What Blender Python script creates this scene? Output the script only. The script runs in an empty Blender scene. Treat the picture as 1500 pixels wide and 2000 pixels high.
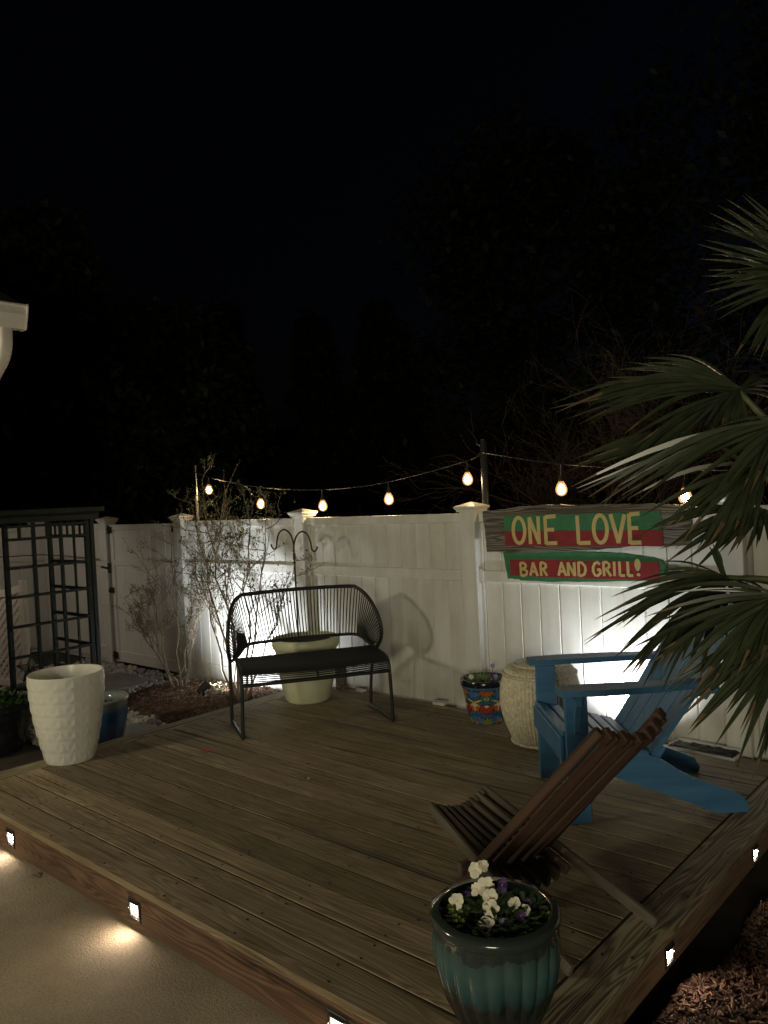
import bpy, bmesh, math, random
from mathutils import Vector, Matrix, Quaternion
random.seed(7)
R = math.radians
C = bpy.context.scene.collection
scene = bpy.context.scene

# ------------------------------------------------------------------ camera
cam_d = bpy.data.cameras.new('camera')
cam = bpy.data.objects.new('camera', cam_d); C.objects.link(cam); scene.camera = cam
cam_d.sensor_fit = 'VERTICAL'; cam_d.sensor_height = 36.0; cam_d.lens = 27.745
cam_d.clip_start = 0.05; cam_d.clip_end = 400
rx = Vector((0.74639, 0.66369, -0.04916)); ux = Vector((0.02418, 0.04677, 0.99861)); fx = Vector((-0.66507, 0.74655, -0.01887))
mw = Matrix((rx, ux, -fx)).transposed().to_4x4(); mw.translation = (0, -1.5797, 1.4633)
cam.matrix_world = mw

# ------------------------------------------------------------------ night sky, moon, exposure
world = bpy.data.worlds.new('World'); scene.world = world; world.use_nodes = True
wn = world.node_tree; bg = wn.nodes['Background']
sky = wn.nodes.new('ShaderNodeTexSky'); sky.sky_type = 'NISHITA'; sky.sun_disc = False
sky.sun_elevation = R(-4.0); sky.sun_rotation = R(40); sky.ozone_density = 1.6
wn.links.new(sky.outputs[0], bg.inputs[0]); bg.inputs[1].default_value = 0.05
sl = bpy.data.lights.new('sun', 'SUN'); sl.energy = 0.002; sl.angle = R(0.5); sl.color = (0.8, 0.88, 1)
so = bpy.data.objects.new('sun', sl); C.objects.link(so); so.rotation_euler = (R(60), 0, R(128))
vs = scene.view_settings
vs.view_transform = 'Standard'; vs.look = 'None'; vs.gamma = 1; vs.use_curve_mapping = False; vs.exposure = 0.0
scene.cycles.max_bounces = 6; scene.cycles.diffuse_bounces = 3; scene.cycles.glossy_bounces = 3
scene.cycles.sample_clamp_indirect = 3.0

def lamp(name, kind, loc, energy, color, aim=None, size=0.1, cone=90, blend=0.5):
    l = bpy.data.lights.new(name, kind); l.energy = energy; l.color = color
    if kind in ('POINT', 'SPOT'): l.shadow_soft_size = size
    if kind == 'SPOT': l.spot_size = R(cone); l.spot_blend = blend
    o = bpy.data.objects.new(name, l); C.objects.link(o); o.location = loc
    if aim is not None:
        o.rotation_euler = (Vector(aim) - Vector(loc)).to_track_quat('-Z', 'Y').to_euler()
    return o
# the house's own outdoor lamps, on the wall left of and behind the camera
lamp('porch_lamp', 'SPOT', (-4.9, -2.7, 2.15), 150, (1.0, 0.91, 0.62), aim=(-3.0, 2.4, 0.4), size=0.20, cone=120, blend=0.7)
lamp('side_yard_lamp', 'SPOT', (-7.75, 0.62, 1.95), 28, (1.0, 0.86, 0.70), aim=(-8.55, 2.0, 0.55), size=0.12, cone=92, blend=0.6)
win = bpy.data.lights.new('lit_house_window', 'AREA'); win.shape = 'RECTANGLE'; win.size = 1.6; win.size_y = 1.3; win.energy = 120; win.color = (1.0, 0.90, 0.64)
wo = bpy.data.objects.new('lit_house_window', win); C.objects.link(wo); wo.location = (1.6, -5.2, 1.35)
wo.rotation_euler = (Vector((-2.0, 2.0, 0.5)) - wo.location).to_track_quat('-Z', 'Y').to_euler()

# ------------------------------------------------------------------ helpers
class MB:
    def __init__(s): s.v = []; s.f = []; s.m = []; s.mi = 0
    def add(s, vs_, fs):
        b = len(s.v); s.v += [tuple(v) for v in vs_]
        for f in fs: s.f.append(tuple(b + i for i in f)); s.m.append(s.mi)
    def box(s, x0, x1, y0, y1, z0, z1, M=None):
        vs_ = [Vector(p) for p in ((x0,y0,z0),(x1,y0,z0),(x1,y1,z0),(x0,y1,z0),(x0,y0,z1),(x1,y0,z1),(x1,y1,z1),(x0,y1,z1))]
        if M: vs_ = [M @ v for v in vs_]
        s.add(vs_, [(0,3,2,1),(4,5,6,7),(0,1,5,4),(1,2,6,5),(2,3,7,6),(3,0,4,7)])
    def cbox(s, x0, x1, y0, y1, z0, z1, c=0.004, M=None, seg=1):
        bm = bmesh.new(); bmesh.ops.create_cube(bm, size=1)
        for v in bm.verts:
            v.co = Vector(((x0+x1)/2 + v.co.x*(x1-x0), (y0+y1)/2 + v.co.y*(y1-y0), (z0+z1)/2 + v.co.z*(z1-z0)))
        bmesh.ops.bevel(bm, geom=bm.edges[:], offset=c, segments=seg, profile=0.5, affect='EDGES')
        if M: bmesh.ops.transform(bm, matrix=M, verts=bm.verts[:])
        bm.verts.index_update()
        s.add([v.co.copy() for v in bm.verts], [[v.index for v in f.verts] for f in bm.faces]); bm.free()
    def beam(s, a, b, w, h, up=(0,0,1), c=0.003):
        """chamfered bar from a to b; w across, h along up"""
        a = Vector(a); b = Vector(b); d = (b-a); L = d.length; d.normalize()
        up = Vector(up)
        if abs(d.dot(up)) > 0.98: up = Vector((1,0,0))
        side = d.cross(up).normalized(); u2 = side.cross(d).normalized()
        M = Matrix((d, side, u2)).transposed().to_4x4(); M.translation = a
        s.cbox(0, L, -w/2, w/2, -h/2, h/2, c, M)
    def tube(s, pts, r, n=8, cap=True):
        pts = [Vector(p) for p in pts]; k = len(pts)
        rs = r if isinstance(r, (list, tuple)) else [r]*k
        t0 = (pts[1]-pts[0]).normalized(); ref = Vector((0,0,1)) if abs(t0.z) < 0.9 else Vector((1,0,0))
        nrm = t0.cross(ref).normalized(); vs_ = []
        for i, p in enumerate(pts):
            t = (pts[min(i+1,k-1)] - pts[max(i-1,0)])
            if t.length < 1e-9: t = t0.copy()
            t.normalize(); nrm = (nrm - t*nrm.dot(t))
            if nrm.length < 1e-6: nrm = t.orthogonal()
            nrm.normalize(); bi = t.cross(nrm)
            for j in range(n):
                a = 2*math.pi*j/n; vs_.append(p + (nrm*math.cos(a) + bi*math.sin(a))*rs[i])
        fs = [(i*n+j, i*n+(j+1)%n, (i+1)*n+(j+1)%n, (i+1)*n+j) for i in range(k-1) for j in range(n)]
        if cap: fs += [tuple(range(n))[::-1], tuple((k-1)*n+j for j in range(n))]
        s.add(vs_, fs)
    def lathe(s, prof, n=48, fn=None, cx=0, cy=0, a0=0, closed_ends=True):
        vs_ = []; k = len(prof)
        for i, (r, z) in enumerate(prof):
            for j in range(n):
                a = a0 + 2*math.pi*j/n; rr, zz = (r, z) if fn is None else fn(r, z, a, i, j)
                vs_.append((cx + rr*math.cos(a), cy + rr*math.sin(a), zz))
        fs = [(i*n+j, i*n+(j+1)%n, (i+1)*n+(j+1)%n, (i+1)*n+j) for i in range(k-1) for j in range(n)]
        if closed_ends: fs += [tuple(range(n))[::-1], tuple((k-1)*n+j for j in range(n))]
        s.add(vs_, fs)
    def prism(s, poly, t0, t1, M=None):
        """poly in local x,y extruded along local z from t0 to t1"""
        n = len(poly); vs_ = [Vector((x,y,t0)) for x,y in poly] + [Vector((x,y,t1)) for x,y in poly]
        if M: vs_ = [M @ v for v in vs_]
        s.add(vs_, [tuple(range(n))[::-1], tuple(range(n,2*n))] + [(i,(i+1)%n,n+(i+1)%n,n+i) for i in range(n)])
    def mesh(s, name, mats, smooth=False):
        me = bpy.data.meshes.new(name); me.from_pydata(s.v, [], s.f)
        for m in (mats if isinstance(mats, (list,tuple)) else [mats]): me.materials.append(m)
        if any(s.m): me.polygons.foreach_set('material_index', s.m)
        if smooth: me.polygons.foreach_set('use_smooth', [True]*len(me.polygons))
        me.update()
        return me

def link(name, me, parent=None, loc=None, rot=None, **kw):
    o = bpy.data.objects.new(name, me); C.objects.link(o)
    if parent is not None: o.parent = parent
    if loc is not None: o.location = loc
    if rot is not None: o.rotation_euler = rot
    for k, v in kw.items(): o[k] = v
    return o
def obj(name, mb, mats, parent=None, smooth=False, loc=None, rot=None, auto=None, **kw):
    me = mb.mesh(name, mats, smooth)
    if auto is not None:
        bm = bmesh.new(); bm.from_mesh(me)
        bmesh.ops.recalc_face_normals(bm, faces=bm.faces[:])
        for e in bm.edges:
            if len(e.link_faces) == 2 and e.calc_face_angle(0) > R(auto): e.smooth = False
        for f in bm.faces: f.smooth = True
        bm.to_mesh(me); bm.free()
    return link(name, me, parent, loc, rot, **kw)
def thing(name, label, cat, loc=(0,0,0), rz=0, group=None):
    o = link(name, None, None, loc, (0,0,rz), label=label, category=cat)
    o.empty_display_size = 0.05
    if group: o['group'] = group
    return o
def tag(o, label, cat, group=None):
    o['label'] = label; o['category'] = cat
    if group: o['group'] = group
    return o

# ------------------------------------------------------------------ materials
def newmat(name, color=(0.5,0.5,0.5), rough=0.6, metal=0.0, spec=0.5):
    m = bpy.data.materials.new(name); m.use_nodes = True; nt = m.node_tree; b = nt.nodes['Principled BSDF']
    b.inputs['Base Color'].default_value = (*color, 1); b.inputs['Roughness'].default_value = rough
    b.inputs['Metallic'].default_value = metal; b.inputs['Specular IOR Level'].default_value = spec
    return m, nt, b
def nd(nt, t, **kw):
    n = nt.nodes.new(t)
    for k, v in kw.items():
        if k in n.inputs: n.inputs[k].default_value = v
        else: setattr(n, k, v)
    return n
def ramp(nt, src, stops):
    r = nt.nodes.new('ShaderNodeValToRGB'); el = r.color_ramp.elements
    while len(el) < len(stops): el.new(0.5)
    for e, (p, c) in zip(el, stops): e.position = p; e.color = (*c, 1) if len(c) == 3 else c
    nt.links.new(src, r.inputs[0]); return r
def mixc(nt, fac, a, b, mode='MIX'):
    n = nt.nodes.new('ShaderNodeMix'); n.data_type = 'RGBA'; n.blend_type = mode
    for s_, i in ((fac, 0), (a, 6), (b, 7)):
        if hasattr(s_, 'links') or hasattr(s_, 'is_output'): nt.links.new(s_, n.inputs[i])
        elif i == 0: n.inputs[0].default_value = s_
        else: n.inputs[i].default_value = (*s_, 1)
    return n.outputs[2]
def bump(nt, b, h, strength=0.3, dist=0.01):
    n = nt.nodes.new('ShaderNodeBump'); n.inputs['Strength'].default_value = strength; n.inputs['Distance'].default_value = dist
    nt.links.new(h, n.inputs['Height']); nt.links.new(n.outputs[0], b.inputs['Normal'])
def coords(nt, scale=(1,1,1), rnd=True):
    tc = nd(nt, 'ShaderNodeTexCoord'); out = tc.outputs['Object']
    if rnd:
        oi = nd(nt, 'ShaderNodeObjectInfo'); mul = nd(nt, 'ShaderNodeVectorMath', operation='MULTIPLY_ADD')
        cx = nd(nt, 'ShaderNodeCombineXYZ')
        for i in range(3): nt.links.new(oi.outputs['Random'], cx.inputs[i])
        nt.links.new(cx.outputs[0], mul.inputs[0]); mul.inputs[1].default_value = (31.7, 17.3, 23.1); nt.links.new(out, mul.inputs[2]); out = mul.outputs[0]
    mp = nd(nt, 'ShaderNodeMapping'); mp.inputs['Scale'].default_value = scale; nt.links.new(out, mp.inputs[0])
    return mp.outputs[0], out
def noise(nt, vec, scale=5, detail=4, rough=0.55, dist=0.0):
    n = nd(nt, 'ShaderNodeTexNoise'); n.inputs['Scale'].default_value = scale; n.inputs['Detail'].default_value = detail
    n.inputs['Roughness'].default_value = rough; n.inputs['Distortion'].default_value = dist
    nt.links.new(vec, n.inputs['Vector']); return n.outputs['Fac']

def wood(name, dark, mid, light, axis='X', rings=0.5, rough=0.75, bmp=0.35, fine=60, tint=0.25, ringscale=26):
    m, nt, b = newmat(name, mid, rough)
    i = 'XYZ'.index(axis); s = [fine]*3; s[i] = 1.6
    v, raw = coords(nt, s)
    g = noise(nt, v, 1.0, 5, 0.62)
    s2 = [1.0]*3; s2[i] = 0.10
    mp = nd(nt, 'ShaderNodeMapping'); mp.inputs['Scale'].default_value = s2; nt.links.new(raw, mp.inputs[0])
    dn = nd(nt, 'ShaderNodeTexNoise'); dn.inputs['Scale'].default_value = 9; dn.inputs['Detail'].default_value = 2; nt.links.new(mp.outputs[0], dn.inputs['Vector'])
    wv = nd(nt, 'ShaderNodeTexWave', wave_type='RINGS', rings_direction=axis); wv.inputs['Scale'].default_value = ringscale; wv.inputs['Distortion'].default_value = 0
    off = nd(nt, 'ShaderNodeVectorMath', operation='SCALE'); off.inputs[3].default_value = 0.22; nt.links.new(dn.outputs['Color'], off.inputs[0])
    ad = nd(nt, 'ShaderNodeVectorMath', operation='ADD'); nt.links.new(mp.outputs[0], ad.inputs[0]); nt.links.new(off.outputs[0], ad.inputs[1])
    nt.links.new(ad.outputs[0], wv.inputs['Vector'])
    mx = nd(nt, 'ShaderNodeMix'); mx.inputs[0].default_value = rings; nt.links.new(g, mx.inputs[2]); nt.links.new(wv.outputs['Fac'], mx.inputs[3])
    rp = ramp(nt, mx.outputs[0], [(0.18, dark), (0.5, mid), (0.82, light)])
    st = noise(nt, raw, 2.3, 3, 0.6); col = mixc(nt, ramp(nt, st, [(0.35, (0,0,0)), (0.7, (1,1,1))]).outputs[0], mixc(nt, 0.45, rp.outputs[0], dark), rp.outputs[0])
    oi = nd(nt, 'ShaderNodeObjectInfo'); hv = nd(nt, 'ShaderNodeHueSaturation')
    mr = nd(nt, 'ShaderNodeMapRange'); mr.inputs[3].default_value = 1-tint; mr.inputs[4].default_value = 1+tint; nt.links.new(oi.outputs['Random'], mr.inputs[0])
    nt.links.new(mr.outputs[0], hv.inputs['Value']); nt.links.new(col, hv.inputs['Color'])
    s3 = [38]*3; s3[i] = 0.55
    mp3 = nd(nt, 'ShaderNodeMapping'); mp3.inputs['Scale'].default_value = s3; nt.links.new(raw, mp3.inputs[0])
    ck = ramp(nt, noise(nt, mp3.outputs[0], 1.0, 2, 0.5), [(0.30, (0.25,0.25,0.25)), (0.40, (1,1,1))])
    fin = mixc(nt, 1.0, hv.outputs[0], ck.outputs[0], 'MULTIPLY')
    nt.links.new(fin, b.inputs['Base Color'])
    hm = nd(nt, 'ShaderNodeMath', operation='MULTIPLY'); nt.links.new(mx.outputs[0], hm.inputs[0]); nt.links.new(ck.outputs[0], hm.inputs[1])
    bump(nt, b, hm.outputs[0], bmp, 0.004)
    return m

def plain(name, color, rough=0.5, var=0.12, vs_=6.0, bmp=0.0, bs=60, metal=0.0, spec=0.5, obs=0.0):
    m, nt, b = newmat(name, color, rough, metal, spec)
    v, raw = coords(nt, (1,1,1))
    n = noise(nt, v, vs_, 5, 0.6)
    lo = tuple(c*(1-var) for c in color); hi = tuple(min(1, c*(1+var)) for c in color)
    col = ramp(nt, n, [(0.3, lo), (0.7, hi)]).outputs[0]
    if obs:
        oi = nd(nt, 'ShaderNodeObjectInfo'); hv = nd(nt, 'ShaderNodeHueSaturation'); mr = nd(nt, 'ShaderNodeMapRange')
        mr.inputs[3].default_value = 1-obs; mr.inputs[4].default_value = 1+obs; nt.links.new(oi.outputs['Random'], mr.inputs[0])
        nt.links.new(mr.outputs[0], hv.inputs['Value']); nt.links.new(col, hv.inputs['Color']); col = hv.outputs[0]
    nt.links.new(col, b.inputs['Base Color'])
    rr = nd(nt, 'ShaderNodeMapRange'); rr.inputs[3].default_value = max(0.02, rough-0.08); rr.inputs[4].default_value = min(1, rough+0.1)
    nt.links.new(n, rr.inputs[0]); nt.links.new(rr.outputs[0], b.inputs['Roughness'])
    if bmp: bump(nt, b, noise(nt, v, bs, 4, 0.6), bmp, 0.004)
    return m
def emis(name, color, strength):
    m, nt, b = newmat(name, (0.8,0.8,0.8), 0.3)
    b.inputs['Emission Color'].default_value = (*color, 1); b.inputs['Emission Strength'].default_value = strength
    return m

deck_wood = wood('weathered_deck_wood', (0.085,0.060,0.034), (0.30,0.228,0.142), (0.50,0.405,0.27), 'X', rings=0.20, tint=0.30, bmp=0.6)
border_wood = wood('border_deck_wood', (0.10,0.08,0.05), (0.29,0.24,0.16), (0.44,0.38,0.265), 'Y', rings=0.55, bmp=0.6, tint=0.1)
fascia_wood = wood('brown_fascia_wood', (0.065,0.036,0.02), (0.18,0.10,0.058), (0.27,0.16,0.10), 'X', rings=0.42, tint=0.05)
fascia_wood_y = wood('brown_side_fascia_wood', (0.09,0.055,0.032), (0.22,0.135,0.085), (0.30,0.19,0.12), 'Y', rings=0.42, tint=0.05)
old_wood = wood('grey_driftwood', (0.05,0.042,0.033), (0.19,0.165,0.135), (0.33,0.30,0.25), 'X', rings=0.45, bmp=0.9, fine=45, tint=0.05)
brown_stick = wood('brown_stick_wood', (0.04,0.022,0.014), (0.085,0.045,0.03), (0.12,0.068,0.048), 'X', rings=0.08, tint=0.2, rough=0.55)
grey_stick = wood('weathered_stick_wood', (0.05,0.042,0.032), (0.15,0.125,0.095), (0.25,0.21,0.165), 'X', rings=0.12, tint=0.2)
slab_wood = wood('timber_slab_wood', (0.12,0.09,0.05), (0.27,0.21,0.13), (0.36,0.29,0.19), 'X', rings=0.5)
m, nt, b = newmat('white_vinyl', (0.74,0.735,0.71), 0.38); v, raw = coords(nt, (9,9,0.8)); n1 = noise(nt, v, 1.0, 5, 0.65); v2, raw2 = coords(nt, (2.2,2.2,2.2)); n2 = noise(nt, v2, 1.0, 5, 0.7)
cl_ = mixc(nt, 1.0, ramp(nt, n1, [(0.30,(0.84,0.83,0.79)),(0.62,(1,1,1))]).outputs[0], ramp(nt, n2, [(0.30,(0.86,0.85,0.80)),(0.60,(1,1,1))]).outputs[0], 'MULTIPLY')
nt.links.new(mixc(nt, 1.0, cl_, (0.76,0.755,0.73), 'MULTIPLY'), b.inputs['Base Color']); rr_ = nd(nt, 'ShaderNodeMapRange'); rr_.inputs[3].default_value = 0.30; rr_.inputs[4].default_value = 0.55; nt.links.new(n2, rr_.inputs[0]); nt.links.new(rr_.outputs[0], b.inputs['Roughness'])
vinyl = m
vinyl_gate = plain('white_vinyl_gate', (0.72,0.70,0.66), 0.45, 0.04, 3.0)
black_metal = plain('black_metal', (0.018,0.019,0.02), 0.42, 0.2, 20)
cord_mat = plain('black_cord', (0.016,0.02,0.021), 0.5, 0.2, 60)
trellis_paint = plain('dark_green_paint', (0.012,0.018,0.0175), 0.5, 0.25, 12, spec=0.25)
m, nt, b = newmat('blue_chair_paint', (0.05,0.20,0.44), 0.45); v, raw = coords(nt, (3,26,26)); n1 = noise(nt, v, 1.0, 5, 0.65); v2, raw2 = coords(nt, (1,1,1)); n2 = noise(nt, v2, 11, 6, 0.72)
base_ = ramp(nt, n1, [(0.30,(0.045,0.15,0.31)),(0.7,(0.075,0.225,0.42))]).outputs[0]
wr_ = ramp(nt, n2, [(0.66,(0,0,0)),(0.72,(1,1,1))]).outputs[0]; nt.links.new(mixc(nt, wr_, base_, (0.17,0.24,0.30)), b.inputs['Base Color'])
hh = nd(nt, 'ShaderNodeMath', operation='SUBTRACT'); nt.links.new(n1, hh.inputs[0]); nt.links.new(wr_, hh.inputs[1]); bump(nt, b, hh.outputs[0], 0.3, 0.003); blue_paint = m
cream_pot = plain('cream_green_glaze', (0.70,0.71,0.50), 0.4, 0.12, 7)
white_pot = plain('white_ceramic', (0.76,0.75,0.70), 0.28, 0.07, 5)
wicker_mat = plain('natural_wicker', (0.66,0.60,0.46), 0.5, 0.32, 55, bmp=0.3, bs=200)
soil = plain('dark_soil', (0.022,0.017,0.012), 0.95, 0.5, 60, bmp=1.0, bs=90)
concrete = plain('patio_concrete', (0.37,0.31,0.215), 0.85, 0.16, 3.5, bmp=0.55, bs=170)
ground_mat = plain('ground_soil', (0.045,0.035,0.025), 0.95, 0.4, 8, bmp=0.8, bs=40)
stone_mat = plain('pale_gravel', (0.42,0.40,0.36), 0.75, 0.35, 9, bmp=0.3, bs=60)
paver_mat = plain('grey_flagstone', (0.30,0.29,0.26), 0.85, 0.2, 7, bmp=0.6, bs=70, obs=0.1)
steel = plain('brushed_steel', (0.45,0.42,0.38), 0.35, 0.1, 30, metal=1.0)
screw_mat = plain('dark_screw', (0.02,0.017,0.013), 0.6, 0.2, 20)
green_paint = plain('green_sign_paint', (0.035,0.19,0.085), 0.6, 0.2, 14, bmp=0.3, bs=80)
red_paint = plain('red_sign_paint', (0.26,0.016,0.022), 0.6, 0.25, 14, bmp=0.3, bs=80)
yellow_paint = plain('yellow_sign_paint', (0.62,0.50,0.20), 0.6, 0.1, 14)
bark = plain('shrub_bark', (0.19,0.145,0.105), 0.8, 0.3, 40)
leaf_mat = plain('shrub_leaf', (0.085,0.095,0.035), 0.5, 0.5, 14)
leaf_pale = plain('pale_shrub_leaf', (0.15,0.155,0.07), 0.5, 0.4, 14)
tree_leaf = plain('tree_leaf', (0.03,0.036,0.02), 0.6, 0.5, 3)
tree_bark = plain('tree_bark', (0.06,0.048,0.036), 0.9, 0.3, 8)
bare_bark = plain('bare_twig_bark', (0.075,0.054,0.042), 0.8, 0.3, 20)
pansy_leaf = plain('pansy_leaf', (0.035,0.075,0.02), 0.5, 0.4, 40)
lime_leaf = plain('lime_sprig', (0.22,0.26,0.04), 0.5, 0.2, 40)
petal_white = plain('white_petal', (0.84,0.80,0.66), 0.6, 0.06, 60)
petal_purple = plain('purple_petal', (0.06,0.025,0.13), 0.6, 0.3, 60)
petal_lilac = plain('lilac_petal', (0.30,0.25,0.50), 0.6, 0.3, 60)
petal_yellow = plain('yellow_heart', (0.75,0.50,0.08), 0.6, 0.1, 60)
white_plastic = plain('white_plastic', (0.72,0.71,0.68), 0.45, 0.05, 8)
gutter_mat = plain('cream_gutter', (0.74,0.72,0.66), 0.4, 0.04, 6)
siding_mat = plain('beige_siding', (0.5,0.46,0.38), 0.6, 0.05, 5)
roof_mat = plain('dark_shingle', (0.06,0.055,0.05), 0.9, 0.3, 20)
lattice_mat = plain('white_lattice_plastic', (0.70,0.63,0.56), 0.55, 0.05, 6)
red_leaf = plain('red_leaf', (0.45,0.07,0.06), 0.6, 0.2, 60)
tee_blue = plain('talavera_blue', (0.055,0.12,0.22), 0.22, 0.35, 18)
lens_mat = emis('deck_light_core', (1.0,0.79,0.62), 290.0); lens_mid = emis('deck_light_diffuser', (1.0,0.84,0.70), 2.2); lens_rim = emis('deck_light_diffuser_rim', (1.0,0.62,0.42), 0.38)
spot_lens = emis('spotlight_lens', (1.0,0.99,0.96), 40.0)
core_mat = emis('bulb_filament_glow', (1.0,0.80,0.48), 240.0)
bulb_mat = bpy.data.materials.new('amber_bulb_glass'); bulb_mat.use_nodes = True; nt = bulb_mat.node_tree
nt.nodes.remove(nt.nodes['Principled BSDF'])
e_ = nd(nt, 'ShaderNodeEmission') if False else nt.nodes.new('ShaderNodeEmission'); e_.inputs[0].default_value = (1.0,0.50,0.16,1); e_.inputs[1].default_value = 1.6
t_ = nt.nodes.new('ShaderNodeBsdfTransparent'); t_.inputs[0].default_value = (1.0,0.9,0.75,1); x_ = nt.nodes.new('ShaderNodeMixShader'); x_.inputs[0].default_value = 0.5
nt.links.new(t_.outputs[0], x_.inputs[1]); nt.links.new(e_.outputs[0], x_.inputs[2]); nt.links.new(x_.outputs[0], nt.nodes['Material Output'].inputs[0])

m, nt, b = newmat('patio_concrete', (0.36,0.30,0.21), 0.85); v, raw = coords(nt, (1,1,1), False)
n1 = noise(nt, v, 1.7, 5, 0.65); n2 = noise(nt, v, 95, 3, 0.6); n3 = noise(nt, v, 260, 2, 0.5)
cc = mixc(nt, 1.0, ramp(nt, n1, [(0.28,(0.25,0.205,0.14)),(0.72,(0.45,0.38,0.27))]).outputs[0], ramp(nt, n2, [(0.30,(0.72,0.70,0.66)),(0.55,(1,1,1)),(0.75,(1.12,1.08,1.0))]).outputs[0], 'MULTIPLY'); nt.links.new(cc, b.inputs['Base Color'])
ha = nd(nt, 'ShaderNodeMath', operation='ADD'); nt.links.new(n2, ha.inputs[0]); nt.links.new(n3, ha.inputs[1]); bump(nt, b, ha.outputs[0], 0.7, 0.006); concrete = m

# mulch: brown chips with per-chip variety
def chip_mat(name, a, b_, c):
    m, nt, b = newmat(name, a, 0.85)
    v, raw = coords(nt, (1,1,1)); n = noise(nt, v, 22, 3, 0.7)
    nt.links.new(ramp(nt, n, [(0.32, a), (0.55, b_), (0.75, c)]).outputs[0], b.inputs['Base Color'])
    bump(nt, b, noise(nt, v, 160, 3), 0.4, 0.003); return m
mulch_mat = chip_mat('brown_mulch', (0.045,0.024,0.015), (0.115,0.063,0.039), (0.30,0.195,0.13))

# palm leaf: deep green with lighter midrib sheen
m, nt, b = newmat('palm_leaf', (0.03,0.05,0.02), 0.27)
v, raw = coords(nt, (1,1,1)); n = noise(nt, v, 9, 4)
nt.links.new(ramp(nt, n, [(0.3, (0.030,0.040,0.021)), (0.7, (0.068,0.082,0.045))]).outputs[0], b.inputs['Base Color'])
palm_mat = m
palm_dry = plain('palm_dry_tip', (0.14,0.10,0.05), 0.6, 0.3, 40)
palm_stem = plain('palm_stalk', (0.09,0.11,0.05), 0.5, 0.3, 30)
palm_trunk_mat = plain('palm_trunk_fibre', (0.09,0.065,0.04), 0.9, 0.4, 30, bmp=1.0, bs=70)

# glazed pots that fade from light to dark with height
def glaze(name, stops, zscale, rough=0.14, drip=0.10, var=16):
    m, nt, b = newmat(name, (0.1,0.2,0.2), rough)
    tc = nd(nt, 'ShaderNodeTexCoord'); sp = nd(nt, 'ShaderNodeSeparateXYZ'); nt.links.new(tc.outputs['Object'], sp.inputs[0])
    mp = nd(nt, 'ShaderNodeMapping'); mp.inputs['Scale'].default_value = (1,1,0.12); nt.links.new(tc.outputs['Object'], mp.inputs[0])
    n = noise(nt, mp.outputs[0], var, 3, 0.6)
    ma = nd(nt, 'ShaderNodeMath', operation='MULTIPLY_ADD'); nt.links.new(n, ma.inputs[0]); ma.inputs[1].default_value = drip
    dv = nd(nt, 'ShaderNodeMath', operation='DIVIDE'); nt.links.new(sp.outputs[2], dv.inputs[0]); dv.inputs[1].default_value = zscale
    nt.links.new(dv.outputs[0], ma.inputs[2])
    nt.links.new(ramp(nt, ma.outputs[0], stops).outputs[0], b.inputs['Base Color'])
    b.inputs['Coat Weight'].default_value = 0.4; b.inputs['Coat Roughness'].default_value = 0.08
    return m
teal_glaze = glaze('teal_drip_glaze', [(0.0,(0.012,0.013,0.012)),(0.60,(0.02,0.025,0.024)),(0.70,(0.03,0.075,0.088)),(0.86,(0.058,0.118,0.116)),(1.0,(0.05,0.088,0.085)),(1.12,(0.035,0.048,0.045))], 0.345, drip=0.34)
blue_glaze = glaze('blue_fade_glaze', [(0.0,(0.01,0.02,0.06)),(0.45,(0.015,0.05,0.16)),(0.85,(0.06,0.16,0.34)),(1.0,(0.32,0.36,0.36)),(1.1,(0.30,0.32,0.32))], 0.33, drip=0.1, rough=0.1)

# ------------------------------------------------------------------ ground, patio, gravel, mulch
def sheet(name, poly, z, mat, kind='structure', t=0.05):
    mb = MB(); mb.prism(poly, -t, 0)
    return obj(name, mb, mat, loc=(0,0,z), kind=kind)
mb = MB(); mb.prism([(-90,-60),(60,-60),(60,110),(-90,110)], -0.02, 0); obj('ground', mb, ground_mat, loc=(0,0,-0.30), kind='structure')
sheet('patio', [(-5.40,-7),(1.5,-7),(1.5,-0.6),(-0.95,0.018),(-5.40,0.018)], -0.176, concrete)
sheet('garden_bed_base', [(-9.6,0.022),(-4.72,0.022),(-4.72,2.72),(-1.0,2.735),(-1.0,4.0),(-9.6,4.0)], -0.215, ground_mat)

def height_patch(name, x0, x1, y0, y1, hf, mat, nx=60, ny=60, **kw):
    mb = MB(); vs_ = []
    for j in range(ny+1):
        for i in range(nx+1):
            x = x0+(x1-x0)*i/nx; y = y0+(y1-y0)*j/ny; vs_.append((x, y, hf(x,y)))
    mb.add(vs_, [(j*(nx+1)+i, j*(nx+1)+i+1, (j+1)*(nx+1)+i+1, (j+1)*(nx+1)+i) for j in range(ny) for i in range(nx)])
    return obj(name, mb, mat, smooth=True, **kw)
def rough_h(x, y, s=1.0):
    return s*(0.010*math.sin(9*x+3*y)*math.sin(7*y-2*x)+0.006*math.sin(23*x)*math.sin(19*y+5*x))

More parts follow.
